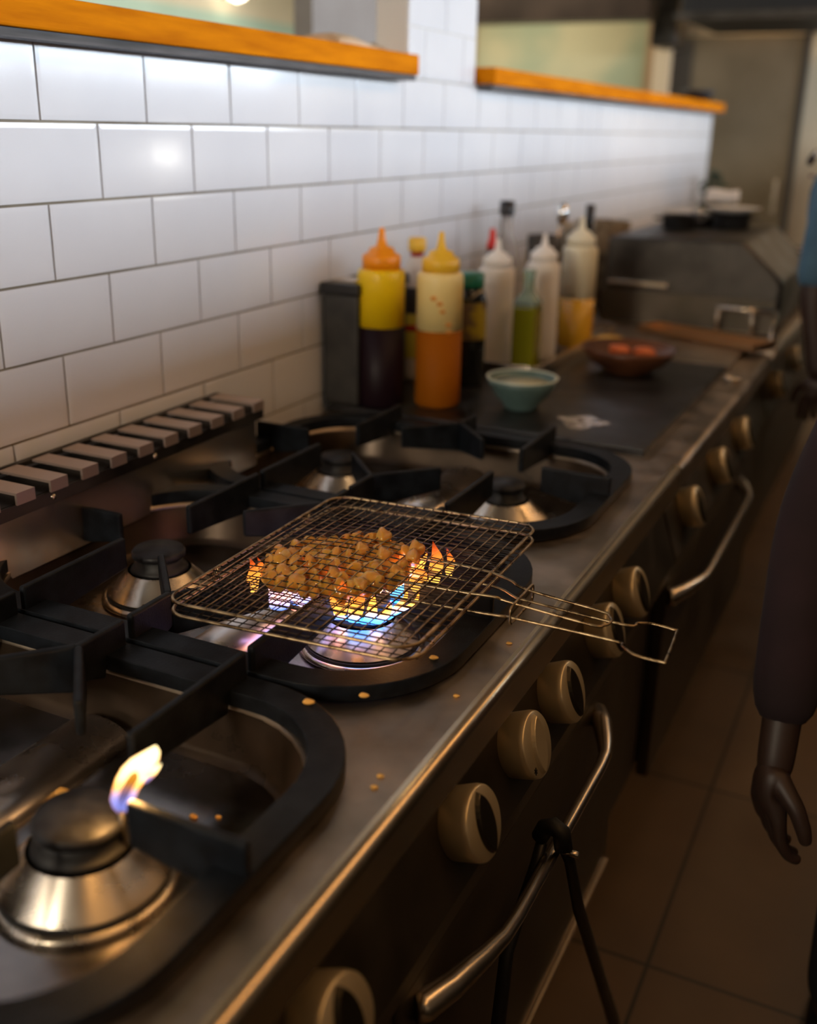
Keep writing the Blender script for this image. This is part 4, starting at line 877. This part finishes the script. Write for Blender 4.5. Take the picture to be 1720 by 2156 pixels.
# ================================================================ PEOPLE
skinm = mat('skin', (0.032, 0.016, 0.011), 0.5, 0, Subsurface_Weight=0.1, Subsurface_Scale=0.01)
shirt_blue = noisy(mat('blue_shirt', rough=0.85), (0.05, 0.12, 0.20), (0.07, 0.16, 0.25), 12)
shirt_dark = noisy(mat('dark_plum_shirt', rough=0.9), (0.012, 0.004, 0.006), (0.018, 0.006, 0.009), 12)
trouser = mat('dark_trousers', (0.015, 0.015, 0.018), 0.85); shoe = mat('black_shoes', (0.01, 0.01, 0.01), 0.5)
hairm = noisy(mat('black_hair', rough=0.5), (0.006, 0.005, 0.005), (0.014, 0.012, 0.011), 80)
apron_m = mat('orange_apron', (0.35, 0.07, 0.01), 0.8)
def person(base, yaw, H, label, shirt, lean=0.0, hd=(0.0, 0.0), arms=None, apron=None, sleeve_full=True, hand_pose=None):
    t = thing('person', base, label, 'person')
    c, s = math.cos(yaw), math.sin(yaw); k = H/1.72; B = Vector(base)
    def P(f, l, z):            # forward, left, up (metres for a 1.72 m figure)
        return B+Vector((c*f-s*l, s*f+c*l, z))*k
    sh = 1.40; 
    nk = lambda z: lean*max(0, z-0.95)
    aL, aR = arms
    # body (continuous)
    pts = [P(0, 0, 0.95), P(nk(1.12), 0, 1.12), P(nk(1.30), 0, 1.30), P(nk(1.42), 0, 1.42), P(nk(1.50)+0.01+hd[0]*0.6, 0, 1.50+hd[1]*0.5), P(nk(1.60)+0.02+hd[0], 0, 1.60+hd[1]), P(nk(1.68)+0.02+hd[0], 0, 1.68+hd[1]),
           P(0, 0.10, 0.88), P(0.01, 0.11, 0.50), P(-0.02, 0.11, 0.09), P(0.12, 0.12, 0.04),
           P(0, -0.10, 0.88), P(0.01, -0.11, 0.50), P(-0.02, -0.11, 0.09), P(0.12, -0.12, 0.04),
           P(nk(1.40), 0.17, 1.40), aL[0], aL[1], P(nk(1.40), -0.17, 1.40), aR[0], aR[1]]
    ed = [(0, 1), (1, 2), (2, 3), (3, 4), (4, 5), (5, 6), (0, 7), (7, 8), (8, 9), (9, 10), (0, 11), (11, 12), (12, 13), (13, 14), (3, 15), (15, 16), (16, 17), (3, 18), (18, 19), (19, 20)]
    ra = [0.12, 0.115, 0.13, 0.09, 0.055, 0.085, 0.075, 0.085, 0.055, 0.038, 0.035, 0.085, 0.055, 0.038, 0.035, 0.055, 0.040, 0.028, 0.055, 0.040, 0.028]
    skin('body', pts, ed, [r*k for r in ra], skinm, t)
    # shirt with sleeves
    def lp(a, b_, u): return a+(b_-a)*u
    el = 0.92 if sleeve_full else 0.0
    sL = [pts[15], pts[16]]+([lp(pts[16], pts[17], 0.80)] if sleeve_full else [])
    sR = [pts[18], pts[19]]+([lp(pts[19], pts[20], 0.85)] if sleeve_full else [])
    sp = [P(0, 0, 0.90), pts[1], pts[2], pts[3]]+sL+sR; n = len(sL)
    se = [(0, 1), (1, 2), (2, 3), (3, 4)]+[(4+i, 5+i) for i in range(n-1)]+[(3, 4+n)]+[(4+n+i, 5+n+i) for i in range(n-1)]
    rr = [0.150, 0.142, 0.150, 0.105]+([0.072, 0.060, 0.052] if sleeve_full else [0.070, 0.056])*2
    skin('shirt', sp, se, [r*k for r in rr], shirt, t)
    tp = [P(0, 0, 0.92), P(0, 0.085, 0.80), P(0.01, 0.11, 0.50), P(-0.02, 0.11, 0.10), P(0, -0.085, 0.80), P(0.01, -0.11, 0.50), P(-0.02, -0.11, 0.10)]
    skin('trousers', tp, [(0, 1), (1, 2), (2, 3), (0, 4), (4, 5), (5, 6)], [q*k for q in (0.125, 0.100, 0.072, 0.060, 0.100, 0.072, 0.060)], trouser, t)
    for l in (0.115, -0.115):
        skin('shoe', [P(-0.04, l, 0.045), P(0.06, l, 0.04), P(0.17, l, 0.032)], [(0, 1), (1, 2)], [0.044*k, 0.042*k, 0.030*k], shoe, t)
    # face and hair
    h = P(nk(1.62)+0.025+hd[0], 0, 1.63+hd[1])
    def Q(f, l, z): return h+Vector((c*f-s*l, s*f+c*l, z))*k
    skin('nose', [Q(0.085, 0, 0.01), Q(0.105, 0, -0.02), Q(0.095, 0, -0.03)], [(0, 1), (1, 2)], [0.010*k, 0.014*k, 0.012*k], skinm, t, 1)
    for l in (0.032, -0.032):
        q = Q(0.082, l, 0.0); MB().lathe([(0.001, -0.010*k), (0.009*k, -0.004*k), (0.010*k, 0), (0.009*k, 0.004*k), (0.001, 0.010*k)], q, 12).build('eye', M['white'], t)
    for l in (0.085, -0.085):
        q = Q(0.0, l, -0.005); MB().lathe([(0.001, -0.030*k), (0.010*k, -0.02*k), (0.012*k, 0.012*k), (0.001, 0.028*k)], q, 10).build('ear', skinm, t)
    q0, q1 = Q(0.088, 0.022, -0.058), Q(0.088, -0.022, -0.058)
    MB().tube([q0, Q(0.096, 0, -0.058), q1], [0.002*k, 0.006*k, 0.002*k], 8).build('mouth', mat('lips', (0.18, 0.06, 0.05), 0.5), t)
    hb = MB(); hr = []
    for i in range(1, 16):
        ph = PI*i/16
        ring_ = []
        for j in range(28):
            th = 2*PI*j/28; f_, l_, u_ = math.sin(ph)*math.cos(th), math.sin(ph)*math.sin(th), math.cos(ph)
            q = 1.0 if (f_ < 0.35 or u_ > 0.45) else 0.72
            if u_ < -0.75: q *= 0.9
            ring_.append(Q(-0.006+0.101*f_*q, 0.090*l_*q, 0.030+0.108*u_*q))
        hr.append(ring_)
    hb.loft(hr).build('hair', hairm, t)
    if apron:
        A = [P(0.125, -0.15, 1.0), P(0.15, 0.0, 1.0), P(0.125, 0.15, 1.0), P(0.14, 0.16, 0.55), P(0.16, 0, 0.53), P(0.14, -0.16, 0.55)]
        A2 = [a+Vector((c*0.006, s*0.006, 0)) for a in A]
        b = MB(); n = len(A); b.add([*A, *A2], [tuple(range(n))[::-1], tuple(range(n, 2*n))]+[(i, (i+1) % n, (i+1) % n+n, i+n) for i in range(n)])
        b.build('apron', apron, t)
    return t
def hand(t, wrist, down, out, side, k=1.0, curl=0.5, m=None):
    """palm from the wrist along 'down'; fingers curl towards 'out'; thumb leaves along 'side'"""
    down = Vector(down).normalized(); out = Vector(out).normalized(); side = Vector(side).normalized(); W0 = Vector(wrist)
    pal = [W0, W0+down*0.035*k, W0+down*0.062*k, W0+down*0.062*k+side*0.022*k, W0+down*0.060*k-side*0.024*k]
    pts = list(pal); ed = [(0, 1), (1, 2), (1, 3), (1, 4)]; ra = [0.024*k, 0.026*k, 0.020*k, 0.017*k, 0.016*k]
    for i, (sd, L_) in enumerate(((0.030, 0.072), (0.010, 0.080), (-0.010, 0.075), (-0.029, 0.060))):
        base = W0+down*0.072*k+side*sd*k
        d1 = (down+out*curl*(0.5+0.12*i)).normalized(); d2 = (down+out*curl*(1.6+0.25*i)).normalized(); d3 = (down*0.5+out*curl*(2.4+0.3*i)).normalized()
        p1 = base+d1*L_*0.45*k; p2 = p1+d2*L_*0.32*k; p3 = p2+d3*L_*0.25*k
        n = len(pts); pts += [base, p1, p2, p3]; ra += [0.0105*k, 0.0095*k, 0.0088*k, 0.0075*k]
        ed += [(3 if i < 1 else (2 if i < 3 else 4), n), (n, n+1), (n+1, n+2), (n+2, n+3)]
    n = len(pts); p0 = W0+down*0.025*k+side*0.024*k; p1 = p0+(side*0.7+down*0.6+out*0.35).normalized()*0.034*k; p2 = p1+(side*0.25+down+out*0.35).normalized()*0.030*k; p3 = p2+(down+out*0.3).normalized()*0.020*k
    pts += [p0, p1, p2, p3]; ra += [0.015*k, 0.012*k, 0.0105*k, 0.008*k]; ed += [(1, n), (n, n+1), (n+1, n+2), (n+2, n+3)]
    return skin('hand', pts, ed, ra, m or skinm, t)
# cook in the aisle, mostly outside the frame: only the sleeve and hand show at the right edge
aL = (Vector((0.962, 0.33, 0.93)), Vector((0.972, 0.190, 0.60)))
p1 = person((1.205, 0.42, 0.0), math.radians(90), 1.52, 'person in dark plum long-sleeved top, one arm hanging at the right edge of the aisle', shirt_dark, arms=(aL, (Vector((1.41, 0.40, 0.95)), Vector((1.41, 0.45, 0.72)))))
hand(p1, (0.970, 0.197, 0.640), (0.02, -0.10, -1), (0.80, 0.45, 0.0), (0.35, -0.5, 0.0), 1.0, 0.42)
hand(p1, (1.41, 0.452, 0.715), (0, 0.1, -1), (-0.8, 0.4, 0), (-0.2, 0.9, 0), 0.95, 0.4)
# cook further along in blue
p2 = person((0.965, 1.95, 0.0), math.radians(180), 1.60, 'person in blue T-shirt with black hair standing at the broiler, cut by the right edge', shirt_blue, lean=0.34, hd=(-0.10, -0.17), arms=((Vector((0.80, 1.735, 1.03)), Vector((0.845, 1.72, 0.82))), (Vector((0.81, 2.155, 1.03)), Vector((0.85, 2.16, 0.82)))), apron=None, sleeve_full=False)
hand(p2, (0.843, 1.72, 0.835), (-0.05, 0, -1), (0, 0.9, 0), (-0.9, 0, 0), 0.9, 0.35)
hand(p2, (0.848, 2.16, 0.835), (-0.05, 0, -1), (0, -0.9, 0), (-0.9, 0, 0), 0.9, 0.35)
